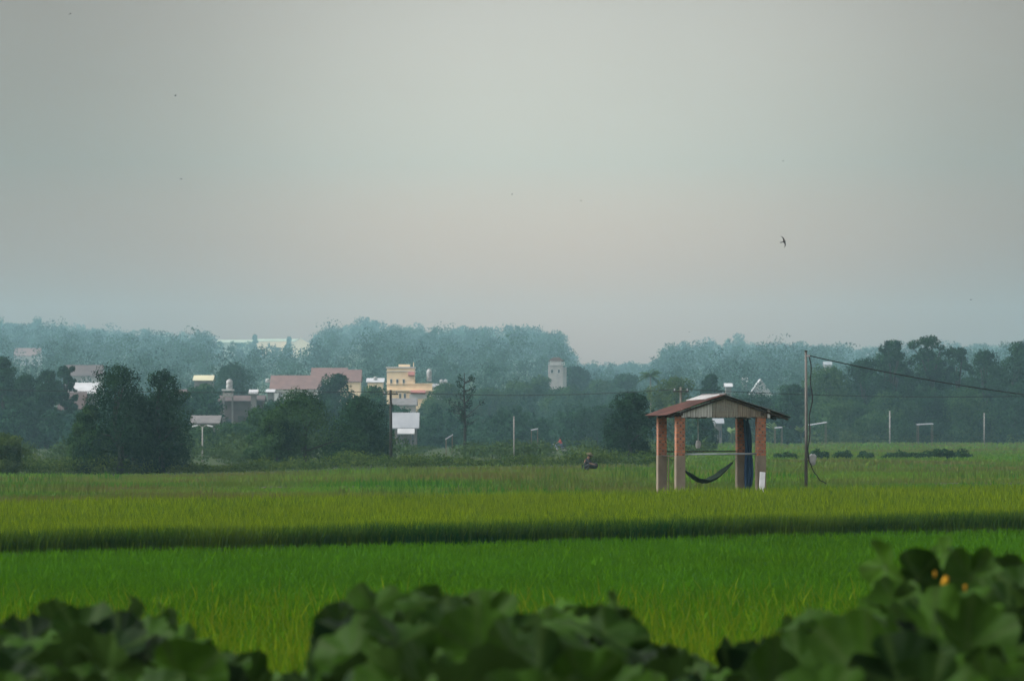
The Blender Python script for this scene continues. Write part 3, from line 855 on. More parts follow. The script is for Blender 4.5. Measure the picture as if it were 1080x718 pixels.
# brown house with the water tower
D = 610
house('house', 229, 279, 417.5, 423, D, 7, M['dullred'], M['dullred'], 'dim brown house carrying the white water tank')
X = (241 - CX) * D / FX; g = gzf(X, D)
wt = empty('tank_tower', (X, D - 1, g)); tag(wt, 'squat concrete tower holding the white cylindrical tank, left middle', 'tower')
zt = pt(0, 412, D).z - g
mb = MB()
for sx in (-.7, .7):
    for sy in (-.7, .7): mb.box((sx, sy, zt / 2), (.18, .18, zt))
mb.build('frame', M['dimroof'], wt)
MB().box((0, 0, zt + .12), (1.9, 1.9, .24)).build('platform', M['whitewall'], wt)
MB().box((0, 0, zt - .65), (1.6, 1.6, .7)).build('parapet', M['concrete'], wt)
tank('water_tank', 242, 399.5, 411.2, D - 1, 6.6, 'white cylindrical water tank on the squat tower before the dome shaped tree')
house('house', 262, 272, 411.5, 414.5, D - 2, 3, M['whiteroof'], M['dimroof'], 'small white roofed hut on the right of the brown house')
house('house', 203, 225, 396, 401, 800, 7, M['yellowroof'], M['dimroof'], 'low building with a pale yellow roof left of the dome shaped tree')
house('house', 182, 206, 411, 417, 700, 7, M['dullred'], M['greywall'], 'dull red roofed house behind the right of the big left pair')
tank('water_tank', 204, 418, 422, 640, 9, 'short white tank beside the dull red roof behind the big left pair')
house('house', 280, 290, 411, 413.5, 720, 4, M['whiteroof'], M['dimroof'], 'small white roof below the left end of the long red roof')
tank('water_tank', 282.5, 399, 403.4, 860, 5, 'round white tank at the left end of the long red roof')
house('house', 289, 301, 414, 424, 700, 4, M['greyroof'], M['greywall'], 'small grey house below the long red roof', ridge='y')
house('house', 200, 232, 439, 446, 470, 5, M['dimroof'], M['dimroof'], 'low dim grey roofed house above the pale lamp post')
# left edge
house('house', 72, 102, 404, 414, 620, 7, M['whiteroof'], M['dullred'], 'house with a long white roof left of the pointed dark tree')
house('house', 60, 90, 414, 431, 560, 5, M['dullred'], M['dullred'], 'dull red shed below the long white roof')
house('house', 66, 108, 385, 396, 1050, 9, M['dullred'], M['greywall'], 'dim brown roofed house above the long white roof')
house('house', 14, 42, 367, 375, 1850, 12, M['redroof'], M['greywall'], 'faint red roofed house below the left skyline trees')
# hilltop
house('hall', 228, 276, 358, 361, 2900, 32, M['hallroof'], M['hallroof'], 'left part of the long pale hall on the hilltop, greenish roof', cat='hall')
hl = house('hall', 268, 314, 357, 359.8, 2880, 32, M['hallroof'], M['cream'], 'middle of the pale hilltop halls with cream wall and dark windows', cat='hall')
house('hall', 306, 328, 356.5, 362.5, 2850, 36, M['greyroof'], M['cream'], 'pale hilltop hall at the right end with a grey gable', ridge='y', cat='hall')
# grey tower house
D = 1000; S = D / FX; Xc = (587 - CX) * S; g = gzf(Xc, D) - .5
tw = empty('tower_house', (Xc, D, g)); tag(tw, 'grey tower house with a red tiled top and white balustrade', 'house')
hz_ = pt(0, 385, D).z - g
MB().box((-.2, 3, hz_ / 2), (3.9, 6, hz_)).build('wall', M['greywall'], tw)
MB().box((2.1, 3.4, hz_ / 2 - .2), (1.1, 4, hz_ - .6)).build('side_wall', M['whitewall'], tw)
bl = MB()
for i in range(9): bl.box((-2.0 + i * .5, -.05, hz_ + .35), (.16, .16, .6))
bl.box((0, -.05, hz_ + .7), (4.4, .2, .12)).box((0, 0, hz_ + .03), (4.5, .5, .1)); bl.build('balustrade', M['whitewall'], tw)
MB().box((-.2, 3.2, hz_ + .6), (3.0, 4.4, 1.1)).build('upper_storey', M['whitewall'], tw)
MB().prism([(-2.2, hz_ + 1.15), (2.0, hz_ + 1.15), (.7, hz_ + 2.1), (-.9, hz_ + 2.1)], .6, 6).build('roof', M['redroof'], tw)
for xw in (-1.2, .6): window(tw, xw, -.01, hz_ - 1.6, .55, .9)
# roofs to the right
house('house', 790, 815, 400, 415, 1100, 9, M['whiteroof'], M['greywall'], 'white gabled roof showing right of the hut ridge', ridge='y')
house('house', 764, 773, 404.5, 407.5, 860, 4, M['whiteroof'], M['dimroof'], 'tiny white roof just above the hut ridge')
house('house', 782, 789, 398.5, 402, 1105, 4, M['whiteroof'], M['dimroof'], 'tiny white roof at the upper left of the white gabled roof')
house('house', 868.5, 878, 381.5, 384.5, 1300, 5, M['greyroof'], M['greywall'], 'tiny pale house high in the trees right of the cable pole')
house('house', 752, 764, 442, 446, 575, 3.5, M['greyroof'], M['dimroof'], 'pale hut seen through the open brick hut')


def canopy(px0, px1, y0, y1, D, label):
    """sheet roof on four posts, tilted"""
    X = ((px0 + px1) / 2 - CX) * D / FX; w = (px1 - px0) * D / FX; g = gzf(X, D)
    root = empty('canopy', (X, D, g)); tag(root, label, 'canopy', 'small white sheet roofs')
    zl, zr = pt(0, y0, D).z - g, pt(0, y1, D).z - g
    P = [[(-w / 2 + w * u, d, zl + (zr - zl) * u + (.10 if d > 0 else 0) + .03 * math.sin(u * 60)) for u in np.linspace(0, 1, 22)] for d in (-1.2, 1.2)]
    MB().grid(P).build('roof', M['greyroof'], root, thick=.06)
    for sx in (-.44, .44):
        for d in (-1.0, 1.0):
            zt = zl + (zr - zl) * (sx + .5) + (.06 if d > 0 else .0)
            MB().box((sx * w, d, zt / 2 - .03), (.08, .08, zt)).build('post', M['wood'], root)
    return root


canopy(853, 872, 448.5, 445.5, 552, 'tilted white canopy roof right behind the cable pole')
canopy(967, 984, 448, 447, 552, 'white canopy roof right of the taller meadow post')
canopy(817, 825, 451.5, 450.8, 550, 'small white canopy roof between hut and cable pole')
canopy(560, 567.5, 454, 452.5, 420, 'small white canopy roof right of the thin white post')
canopy(470, 477.5, 463.5, 459, 380, 'crooked white sheet roof left of the vine covered bare tree')


# ------------------------------------------------------------------ posts, poles and wires
def post(px, y0, y1, D, r, m, label, cap=True):
    X = (px - CX) * D / FX; g = gzf(X, D); h = pt(px, y0, D).z - g
    root = empty('post', (X, D, g)); tag(root, label, 'post')
    MB().tube([(0, 0, -.2), (0, 0, h)], [r, r * .85], 8).build('shaft', M[m], root, True)
    MB().lathe([(r * 1.2, h), (r * 1.2, h + .06), (r * .3, h + .1)], k=8).build('cap', M[m], root)
    return root


post(542, 440, 478, 300, .055, 'concrete', 'thin white post rising from the hedge in the middle')
post(938.5, 434, 471, 548, .11, 'concrete', 'taller pale post at the far end of the meadow')
post(1038, 436, 468, 552, .09, 'concrete', 'shorter faint post of the meadow near the right edge')

# lamp post with two heads
D = 330; X = (213.5 - CX) * D / FX; g = gzf(X, D); h = pt(0, 450, D).z - g
lp = empty('lamp_post', (X, D, g)); tag(lp, 'pale lamp post with two drooping white heads', 'lamp post')
MB().tube([(0, 0, -.2), (0, 0, h)], [.08, .06], 8).build('shaft', M['concrete'], lp, True)
for s, yy in ((-1, .02), (1, .1)):
    MB().tube([(0, 0, h - .05), (s * .3, 0, h + .16), (s * .5, 0, h + .12)], .03, 6).build('arm', M['concrete'], lp, True)
    MB().box((s * .66, 0, h + .08), (.5, .22, .11), Matrix.Rotation(s * .2, 3, 'Y')).build('lamp_head', M['white'], lp, bevel=.03)


def catenary(a, b, sag, n=28):
    a, b = Vector(a), Vector(b)
    return [a.lerp(b, i / n) + Vector((0, 0, -4 * sag * (i / n) * (1 - i / n))) for i in range(n + 1)]


def upole(px, y0, D, m, label, r):
    X = (px - CX) * D / FX; g = gzf(X, D); h = pt(px, y0, D).z - g
    root = empty('utility_pole', (X, D, g)); tag(root, label, 'utility pole')
    MB().tube([(0, 0, -.3), (.02, 0, h * .5), (0, 0, h)], [r * 1.25, r, r * .85], 8).build('shaft', M[m], root, True)
    MB().box((0, -r - .05, h - .28), (1.0, .08, .09)).build('crossarm', M['darkwood'], root)
    for s in (-.4, .4):
        MB().lathe([(.03, 0), (.05, .03), (.03, .07), (.045, .1), (.02, .14)], (s, -r - .05, h - .235), 8).build('insulator', M['steel'], root)
    return root, Vector((X, D, g + h - .12))


pA, tA = upole(412, 411, 252, 'bark', 'old wooden utility pole standing before the rounded pair of trees', .10)
pB, tB = upole(718, 408, 240, 'palebark', 'wooden utility pole peeping above the left slope of the hut roof', .09)
hc = Vector(pt(1240, 412, 245))
hl_ = Vector(pt(-330, 400, 255))
for a, b, sag, lab in ((hl_, tA, .35, 'faint overhead wire left of the old wooden pole'), (tA, tB, .32, 'faint overhead wire between the old wooden pole and the pole behind the hut'),
                       (tB, hc, .45, 'faint overhead wire running right from the pole behind the hut')):
    o = MB().tube(catenary(a, b, sag, 40), .022, 6).build('overhead_wire', M['cable'], smooth=True)
    tag(o, lab, 'wire', 'overhead wires')

# concrete cable pole beside the hut
D = 119; px = 850; X = (px - CX) * D / FX; g = gzf(X, D); h = pt(px, 371, D).z - g
cp = empty('cable_pole', (X, D, g)); tag(cp, 'slender grey concrete pole carrying the heavy cable, right of the hut', 'utility pole')
MB().tube([(0, 0, -.2), (.01, 0, h * .5), (0, 0, h)], [.052, .046, .038], 10).build('shaft', M['polegrey'], cp, True)
MB().box((0, 0, h + .02), (.09, .09, .05)).build('cap', M['darkwood'], cp)
MB().box((.07, -.02, h - .12), (.10, .04, .06)).build('bracket', M['steel'], cp)
top = Vector((X, D, g + h))
o = MB().tube(catenary(top + Vector((.1, 0, -.12)), pt(1420, 430, 131), .62, 60), .017, 8).build('power_cable', M['cable'], smooth=True)
tag(o, 'heavy dark cable sagging to the right from the concrete pole', 'cable')
pts = []
for i in range(40):
    t = i / 39; z = g + h - .15 - t * (h - 1.5)
    pts.append(Vector((X + .09 + .10 * math.sin(math.pi * min(1, t * 1.4)) * (1 - .5 * t) + .03 * math.sin(t * 19), D - .08 + .02 * math.sin(t * 9), z)))
for i in range(14):
    t = i / 13; pts.append(Vector((X + .06 + .58 * t ** 1.3, D - .12, g + 1.45 - .85 * math.sin(t * 1.45) - .02 * math.sin(t * 20))))
o = MB().tube(pts, .018, 6).build('hanging_cable', M['cable'], smooth=True)
tag(o, 'loose black cable hanging down the concrete pole and trailing beside it', 'cable')
# meter box wrapped in white plastic
mbx = empty('meter_box', (X + .20, D - .08, g + 1.35)); tag(mbx, 'white plastic wrapped box fixed low on the concrete pole', 'meter box')
mb = MB(); P = []
for i in range(9):
    t = i / 8; row = []
    for j in range(12):
        a = 2 * math.pi * j / 12; w = .10 * (1.05 - .25 * t + .15 * math.sin(3 * a + 5 * t)) * (1 if 0 < i < 8 else .5)
        row.append((w * math.cos(a) * 1.1, w * math.sin(a) * .7, .17 - .34 * t + .02 * math.sin(2 * a)))
    P.append(row + [row[0]])
mb.grid(P); mb.build('bag', M['bag'], mbx, True)
MB().box((-.11, .03, .02), (.08, .05, .05)).build('clamp', M['steel'], mbx)

# ------------------------------------------------------------------ the brick hut
TH = math.radians(9.5)
HD = 117.0; HS = FX / HD
hx = (759.7 - CX) / HS
hut = empty('brick_hut', (hx, HD, 0.0), TH)
tag(hut, 'small open brick hut with four columns and a rusty gabled sheet roof', 'hut')
hgz = 0.0
CW = .275; HX = 1.275; DEP = 2.75
ZB, ZJ = 2.66, 1.49
AX, AZ = .10, 3.36; SL = .335
for (cx_, cy_) in ((-HX, 0), (HX, 0), (-HX, DEP), (HX, DEP)):
    col = MB().box((cx_, cy_, ZJ / 2 - .1), (CW + .015, CW + .015, ZJ + .2)).build('column', M['plaster'], hut, bevel=.012)
    bk = MB().box((cx_, cy_, (ZJ + ZB) / 2 + .02), (CW, CW, ZB - ZJ + .04)).build('brickwork', M['brick'], col, bevel=.006)
# roof frame
tb = MB().box((0, .16, ZB + .05), (2 * HX + .2, .09, .10)).build('tie_beam', M['darkwood'], hut)
MB().box((0, DEP, ZB + .06), (2 * HX + .2, .09, .10)).build('tie_beam', M['darkwood'], hut)
MB().box((-.75, -.02, ZB - .005), (.56, .16, .035)).build('tie_beam', M['darkwood'], hut)
MB().box((.70, -.02, ZB - .005), (.44, .16, .035)).build('tie_beam', M['darkwood'], hut)
for s in (-1, 1):
    MB().box((s * HX, DEP / 2, ZB + .11), (.09, DEP + .5, .09)).build('wall_plate', M['darkwood'], hut)


def roofz(x): return AZ - SL * abs(x - AX)


Y0, Y1 = -.30, DEP + .30
XL, XR = -1.74, 2.16
for k, yy in enumerate((-.2, DEP / 2, DEP + .18)):
    for (xa, xb) in ((XL + .06, AX), (AX, XR - .06)):
        zb_ = [roofz(xa) - .09, roofz(xb) - .09]
        MB().tube([(xa, yy, zb_[0]), (xb, yy, zb_[1])], .035, 6).build('rafter', M['darkwood'], hut)
for xx_ in (-1.6, -1.0, -.35, .55, 1.2, 1.9):
    MB().tube([(xx_, Y0 + .06, roofz(xx_) - .045), (xx_, Y1 - .06, roofz(xx_) - .045)], .022, 6).build('purlin', M['wood'], hut)


def sheet(xa, xb, y0, y1, m, name, dz=0.0, amp=.012, pitch=.076):
    P = []
    ny = int((y1 - y0) / (pitch / 6)); xs = np.linspace(xa, xb, 9)
    for i in range(ny + 1):
        y = y0 + (y1 - y0) * i / ny
        P.append([(x_, y, roofz(x_) + dz + amp * math.sin(2 * math.pi * y / pitch) - .012 * math.sin(3.1 * x_ + .7 * y)) for x_ in xs])
    return MB().grid(P).build(name, m, hut, True, thick=.008)


sheet(XL, AX - .01, Y0, Y1, M['rust'], 'roof_sheet')
sheet(AX + .01, XR, Y0, Y1, M['zincdark'], 'roof_sheet')
sheet(AX - .52, AX - .01, .35, Y1 + .04, M['zincpale'], 'ridge_sheet', .035)
MB().tube([(AX, Y0 - .02, AZ + .015), (AX, Y1 + .03, AZ + .015)], .045, 8).build('ridge_cap', M['zincdark'], hut, True)


def gable_strip(x0, x1, m, name, w, z0=ZB + .01, yy=-.16):
    mb = MB(); x_ = x0
    while x_ < x1 - .01:
        ww = min(w * R.uniform(.85, 1.15), x1 - x_)
        za, zb2 = roofz(x_) - .05, roofz(x_ + ww) - .05
        y0 = yy + R.uniform(-.008, .008); bz = z0 + R.uniform(-.012, .012)
        g_ = .006
        mb.add([(x_ + g_, y0, bz), (x_ + ww - g_, y0, bz), (x_ + ww - g_, y0, zb2), (x_ + g_, y0, za),
                (x_ + g_, y0 + .02, bz), (x_ + ww - g_, y0 + .02, bz), (x_ + ww - g_, y0 + .02, zb2), (x_ + g_, y0 + .02, za)],
               [(0, 1, 2, 3), (7, 6, 5, 4), (0, 4, 5, 1), (1, 5, 6, 2), (2, 6, 7, 3), (3, 7, 4, 0)])
        x_ += ww
    return mb.build(name, m, hut)


tag(gable_strip(-1.16, -.28, M['whiteslat'], 'gable_panel', .085), 'whitewashed board panel')
tag(gable_strip(-.28, .52, M['bamboo'], 'gable_panel', .035), 'grey split bamboo panel')
tag(gable_strip(.52, 1.44, M['boards'], 'gable_panel', .07), 'brown vertical board panel')
MB().box((0.12, -.125, ZB + .16), (2.5, .03, .05)).build('batten', M['darkwood'], hut)
MB().box((-1.22, -.18, ZB + .13), (.08, .05, .26)).build('end_board', M['whiteslat'], hut)
MB().box((1.49, -.18, ZB + .12), (.08, .05, .26)).build('end_board', M['whiteslat'], hut)
for s, x1 in ((-1, -1.52), (1, 1.82)):
    MB().tube([(s * HX, -.10, ZB + .03), (x1, -.10, roofz(x1) - .07)], .03, 6).build('brace', M['darkwood'], hut)
# gable end at the back: a few boards under the ridge only
# rails
MB().tube([(-HX + .1, -.02, 1.53), (HX - .1, -.03, 1.545)], .028, 8).build('rail', M['pipe'], hut, True)
MB().tube([(-HX + .1, DEP, 1.60), (HX - .1, DEP, 1.61)], .02, 8).build('rail', M['darkwood'], hut, True)
MB().tube([(-HX, .12, 1.46), (-HX, DEP - .12, 1.47)], .022, 6).build('rail', M['darkwood'], hut, True)


def lw(x_, y_, z_):
    return Matrix.Rotation(TH, 3, 'Z') @ Vector((x_, y_, z_)) + Vector((hx, HD, 0))


# hammock
A = lw(-HX + .14, .05, 1.06); B = lw(HX - .14, DEP - .1, 1.42)
hm = empty('hammock', (0, 0, 0)); tag(hm, 'dark green net hammock slung low inside the hut', 'hammock')
hm.location = A.lerp(B, .4)
o0 = hm.location.copy()
P = []
NB = 44
E = lw(.80, DEP * .66, 1.26)                            # where the cloth gathers to its rope
for i in range(NB + 1):
    t = i / NB
    c = A.lerp(E, t) + Vector((0, 0, -.46 * math.sin(math.pi * t ** .9) ** 1.05))
    wv = .30 * math.sin(math.pi * t) ** .6 + .02
    row = []
    for j in range(9):
        u = j / 8 * 2 - 1
        dn = Vector((-.35, .94, 0)); row.append(c - o0 + dn * u * wv + Vector((0, 0, .10 * wv / .3 * (u * u - .5) + .012 * math.sin(9 * u + 30 * t))))
    P.append(row)
MB().grid(P).build('net', M['hammock'], hm, True, thick=.02)
MB().tube([E - o0, E.lerp(B, .5) - o0, B - o0], .008, 6).build('rope', M['rope'], hm)
MB().tube([A - o0, lw(-HX, .0, 1.10) + Vector((0, -.15, 0)) - o0], .014, 6).build('rope', M['rope'], hm)

# blue cloth hung on the back right column
bc = empty('blue_cloth', lw(HX, DEP - .2, 2.6), TH); tag(bc, 'blue tarpaulin hanging down the inner back column of the hut', 'tarpaulin')
P = []
for i in range(24):
    t = i / 23; row = []
    wd = .15 + .07 * math.sin(t * 3) + .05 * t + .03 * math.sin(t * 11)
    for j in range(15):
        u = j / 14
        row.append((.09 + wd * (u - .25) + .03 * math.sin(5 * t) + .10 * t, .02 + .05 * math.sin(u * 15 + 3 * t) * (.5 + t * .5) - .02 * t, -2.35 * t + .03 * math.sin(u * 9)))
    P.append(row)
MB().grid(P).build('cloth', M['blue'], bc, True, thick=.012)
MB().tube([(-.1, .08, .02), (.3, .08, .02)], .015, 6).build('hanging_stick', M['wood'], bc)

# white sheet leaning against the front right column
wb = empty('white_board', lw(HX - .05, -.42, .5), TH + .05); tag(wb, 'white board leaning at the foot of the front right column', 'board')
rm = Matrix.Rotation(-.20, 3, 'X') @ Matrix.Rotation(.10, 3, 'Y')
MB().box((0, 0, .18), (.17, .03, .62), rm).build('panel', M['white'], wb, bevel=.008)
MB().box((0.0, -.02, -.10), (.18, .03, .03), rm).build('edge_strip', M['bag'], wb)

# bag hung from the tie beam
hb = empty('hanging_bag', lw(-.58, .55, 1.85)); tag(hb, 'pale bag hanging on a cord from the hut roof', 'bag')
MB().tube([(0, 0, .09), (0, 0, .86)], .012, 6).build('cord', M['bag'], hb)
P = []
for i in range(9):
    t = i / 8; row = []
    for j in range(13):
        a = 2 * math.pi * j / 12; w = .085 * (math.sin(math.pi * (.12 + .80 * t)) ** .4) * (1 + .1 * math.sin(3 * a + 4 * t))
        row.append((w * math.cos(a), w * .6 * math.sin(a), .10 - .24 * t))
    P.append(row)
MB().grid(P).build('sack', M['bag'], hb, True)

# stick beside the left columns
o = MB().tube([lw(-HX - .18, .9, 0), lw(-HX - .15, .95, 1.5)], [.02, .015], 6).build('stake', M['wood']); tag(o, 'thin wooden stake standing between the two left columns', 'stake')


# ------------------------------------------------------------------ people
def skin_body(name, joints, edges, radii, m, parent, root=0, sub=2):
    me = bpy.data.meshes.new(name); me.from_pydata([tuple(j) for j in joints], edges, []); me.update()
    o = link(name, me, m, parent)
    md = o.modifiers.new('skin', 'SKIN'); md.use_smooth_shade = True
    sv = me.skin_vertices[0].data
    for i, r in enumerate(radii):
        sv[i].radius = (r, r) if not hasattr(r, '__len__') else r
        sv[i].use_root = (i == root)
    ms = o.modifiers.new('sub', 'SUBSURF'); ms.levels = sub; ms.render_levels = sub
    return o


def person(loc, rz, label, joints, shirt, pants, hair=None, hat=False, group=None):
    """joints: dict of points in the figure's own frame, facing +x"""
    root = empty('person', loc, rz); tag(root, label, 'person', group)
    j = joints
    names = ['pelvis', 'waist', 'chest', 'neck', 'head', 'crown', 'shL', 'elL', 'wrL', 'haL', 'shR', 'elR', 'wrR', 'haR', 'hiL', 'knL', 'anL', 'toL', 'hiR', 'knR', 'anR', 'toR']
    P = [Vector(j[n]) for n in names]; ix = {n: i for i, n in enumerate(names)}
    E = [('pelvis', 'waist'), ('waist', 'chest'), ('chest', 'neck'), ('neck', 'head'), ('head', 'crown')]
    for s in 'LR':
        E += [('chest', 'sh' + s), ('sh' + s, 'el' + s), ('el' + s, 'wr' + s), ('wr' + s, 'ha' + s), ('pelvis', 'hi' + s), ('hi' + s, 'kn' + s), ('kn' + s, 'an' + s), ('an' + s, 'to' + s)]
    rad = {'pelvis': .14, 'waist': .125, 'chest': .145, 'neck': .055, 'head': .095, 'crown': .075}
    for s in 'LR': rad.update({'sh' + s: .065, 'el' + s: .043, 'wr' + s: .03, 'ha' + s: .034, 'hi' + s: .09, 'kn' + s: .06, 'an' + s: .042, 'to' + s: .035})
    body = skin_body('body', P, [(ix[a], ix[b]) for a, b in E], [rad[n] for n in names], M['skin'], root)
    # clothing: the same skeleton, a little fuller
    tn = ['waist', 'pelvis', 'chest', 'shL', 'elL', 'shR', 'elR']
    t_ix = {n: i for i, n in enumerate(tn)}
    skin_body('shirt', [Vector(j[n]) for n in tn], [(t_ix[a], t_ix[b]) for a, b in (('waist', 'pelvis'), ('waist', 'chest'), ('chest', 'shL'), ('shL', 'elL'), ('chest', 'shR'), ('shR', 'elR'))],
              [.15, .16, .17, .09, .065, .09, .065], shirt, root)
    pn = ['pelvis', 'hiL', 'knL', 'anL', 'hiR', 'knR', 'anR']; p_ix = {n: i for i, n in enumerate(pn)}
    skin_body('trousers', [Vector(j[n]) for n in pn], [(p_ix[a], p_ix[b]) for a, b in (('pelvis', 'hiL'), ('hiL', 'knL'), ('knL', 'anL'), ('pelvis', 'hiR'), ('hiR', 'knR'), ('knR', 'anR'))],
              [.165, .115, .085, .065, .115, .085, .065], pants, root)
    hd = Vector(j['head']); cr = Vector(j['crown']); up = (cr - hd).normalized()
    q = Vector((0, 0, 1)).rotation_difference(up).to_matrix()
    hm_ = MB().lathe([(.02, -.075), (.10, -.06), (.118, 0), (.112, .06), (.07, .105), (.02, .122)], k=12)
    hm_.v = [tuple(q @ (Vector(v) + Vector((-.018, 0, .05))) + hd) for v in hm_.v]
    hm_.build('hair', M['hair'], root, True)
    # face
    fw = q @ Vector((1, 0, 0)); sd = q @ Vector((0, 1, 0))
    nb = MB().tube([hd + fw * .085 + up * .03, hd + fw * .125 - up * .01, hd + fw * .09 - up * .02], [.012, .018, .012], 6); nb.build('nose', M['skin'], root, True)
    for s in (-1, 1):
        e = MB().lathe([(.002, -.011), (.011, 0), (.002, .011)], hd + fw * .095 + sd * s * .035 + up * .025, 8); e.build('eye', M['hair'], root)
        e = MB().lathe([(.004, -.03), (.018, 0), (.004, .03)], hd + sd * s * .10, 8); e.build('ear', M['skin'], root)
        # hand: five fingers
        w_, h_ = Vector(j['wr' + 'LR'[s > 0]]), Vector(j['ha' + 'LR'[s > 0]]); dd = (h_ - w_).normalized(); sx = dd.cross(Vector((0, 0, 1)) if abs(dd.z) < .9 else Vector((1, 0, 0))).normalized()
        fb = MB()
        for f in range(4):
            b0 = h_ + sx * (f - 1.5) * .019 + dd * .015; ln = (.06, .07, .068, .05)[f]; cv = dd.cross(sx)
            fb.tube([b0, b0 + dd * ln * .5, b0 + dd * ln * .85 + cv * ln * .25, b0 + dd * ln * .95 + cv * ln * .5], [.009, .0085, .008, .006], 6)
        b0 = w_.lerp(h_, .6) + sx * -.03
        fb.tube([b0, b0 - sx * .03 + dd * .03, b0 - sx * .035 + dd * .06], [.011, .0095, .007], 6)
        fb.build('fingers', M['skin'], root, True)
    if hat:
        hh = MB().lathe([(.24, 0), (.235, .012), (.13, .08), (.015, .155)], k=20)
        hh.v = [tuple(q @ (Vector(v) + Vector((0, 0, .075))) + hd) for v in hh.v]; hh.build('hat', M['brownhat'], root, True)
    return root


# the farmer, bending towards a bundle
D = 210; X = (618.5 - CX) * D / FX
jn = dict(pelvis=(-.10, 0, .29), waist=(-.06, 0, .44), chest=(.05, 0, .66), neck=(.12, 0, .81), head=(.17, 0, .89), crown=(.20, 0, .98),
          shL=(.05, -.19, .72), elL=(.24, -.24, .50), wrL=(.44, -.15, .43), haL=(.52, -.13, .42), shR=(.05, .19, .72), elR=(.24, .24, .50), wrR=(.44, .15, .43), haR=(.52, .13, .42),
          hiL=(-.08, -.11, .27), knL=(.30, -.18, .50), anL=(.02, -.15, .08), toL=(.18, -.16, .04), hiR=(-.08, .11, .27), knR=(.30, .18, .50), anR=(.02, .15, .08), toR=(.18, .16, .04))
person((X, D, gzf(X, D)), -.25, 'farmer in dark clothes and straw hat crouching in the paddy', jn, M['darkcloth'], M['darkcloth'], hat=True)
X2 = (626 - CX) * D / FX
sk = empty('sack', (X2, D - .1, gzf(X2, D) + .2)); tag(sk, 'dark rounded sack with a white end lying beside the farmer', 'sack')
prof = [(.03, -.30), (.13, -.26), (.18, -.15), (.20, 0), (.19, .13), (.13, .21), (.03, .25)]
mb = MB().lathe(prof, k=14); mb.v = [(z, y * 1.0, x * .85 + .16) for x, y, z in mb.v]; mb.build('bundle', M['darkcloth'], sk, True)
mb = MB().lathe([(.02, -.36), (.07, -.34), (.10, -.29), (.12, -.24), (.10, -.22)], k=14); mb.v = [(z, y, x + .19) for x, y, z in mb.v]; mb.build('white_end', M['white'], sk, True)

# motorcyclist behind the hedge
D = 400; X = (589.5 - CX) * D / FX; g = gzf(X, D)
mo = empty('motorbike', (X, D, g), math.pi); tag(mo, 'grey blue motorbike beyond the hedge, with the red shirted rider on it', 'motorbike')
for xw in (-.6, .6):
    P = [(xw + .27 * math.cos(a), 0, .30 + .27 * math.sin(a)) for a in np.linspace(0, 2 * math.pi, 25)]
    wh = MB().tube(P, .045, 8, False).build('wheel', M['tyre'], mo, True)
    rb = MB().tube([(xw + .22 * math.cos(a), 0, .30 + .22 * math.sin(a)) for a in np.linspace(0, 2 * math.pi, 25)], .012, 6, False)
    for a in np.linspace(0, math.pi, 6)[:-1]: rb.tube([(xw - .22 * math.cos(a), 0, .30 - .22 * math.sin(a)), (xw + .22 * math.cos(a), 0, .30 + .22 * math.sin(a))], .005, 4)
    rb.build('rim', M['steel'], wh)
fr = MB().tube([(-.6, .08, .30), (-.2, .06, .42), (.2, .05, .42), (.42, 0, .95)], [.05, .07, .07, .04], 8).tube([(.42, 0, .95), (.60, 0, .30)], .035, 8).box((-.02, 0, .42), (.36, .2, .26))
fr.build('frame', M['steel'], mo, True)
MB().tube([(-.68, 0, .78), (-.35, 0, .76), (.1, 0, .74)], [.09, .13, .08], 10).build('saddle', M['tyre'], mo, True)
MB().tube([(-.72, 0, .66), (-.3, 0, .62), (.25, 0, .62), (.47, 0, .92)], [.06, .13, .08, .12], 10).build('fairing', M['bike'], mo, True)
MB().tube([(.36, -.34, 1.02), (.43, -.12, 1.06), (.43, .12, 1.06), (.36, .34, 1.02)], .018, 6).build('handlebar', M['tyre'], mo, True)
MB().lathe([(.02, -.05), (.07, -.02), (.08, .03), (.03, .05)], (.53, 0, .95), 10).build('headlight', M['white'], mo, True)
jn = dict(pelvis=(-.25, 0, .92), waist=(-.22, 0, 1.08), chest=(-.16, 0, 1.28), neck=(-.13, 0, 1.44), head=(-.11, 0, 1.54), crown=(-.11, 0, 1.64),
          shL=(-.15, -.19, 1.36), elL=(.04, -.25, 1.18), wrL=(.26, -.28, 1.10), haL=(.33, -.29, 1.08), shR=(-.15, .19, 1.36), elR=(.04, .25, 1.18), wrR=(.26, .28, 1.10), haR=(.33, .29, 1.08),
          hiL=(-.22, -.11, .90), knL=(.16, -.17, .78), anL=(.08, -.17, .36), toL=(.22, -.17, .33), hiR=(-.22, .11, .90), knR=(.16, .17, .78), anR=(.08, .17, .36), toR=(.22, .17, .33))
person((X, D, g), math.pi, 'person in a red shirt riding the motorbike beyond the hedge', jn, M['redcloth'], M['trousers'])


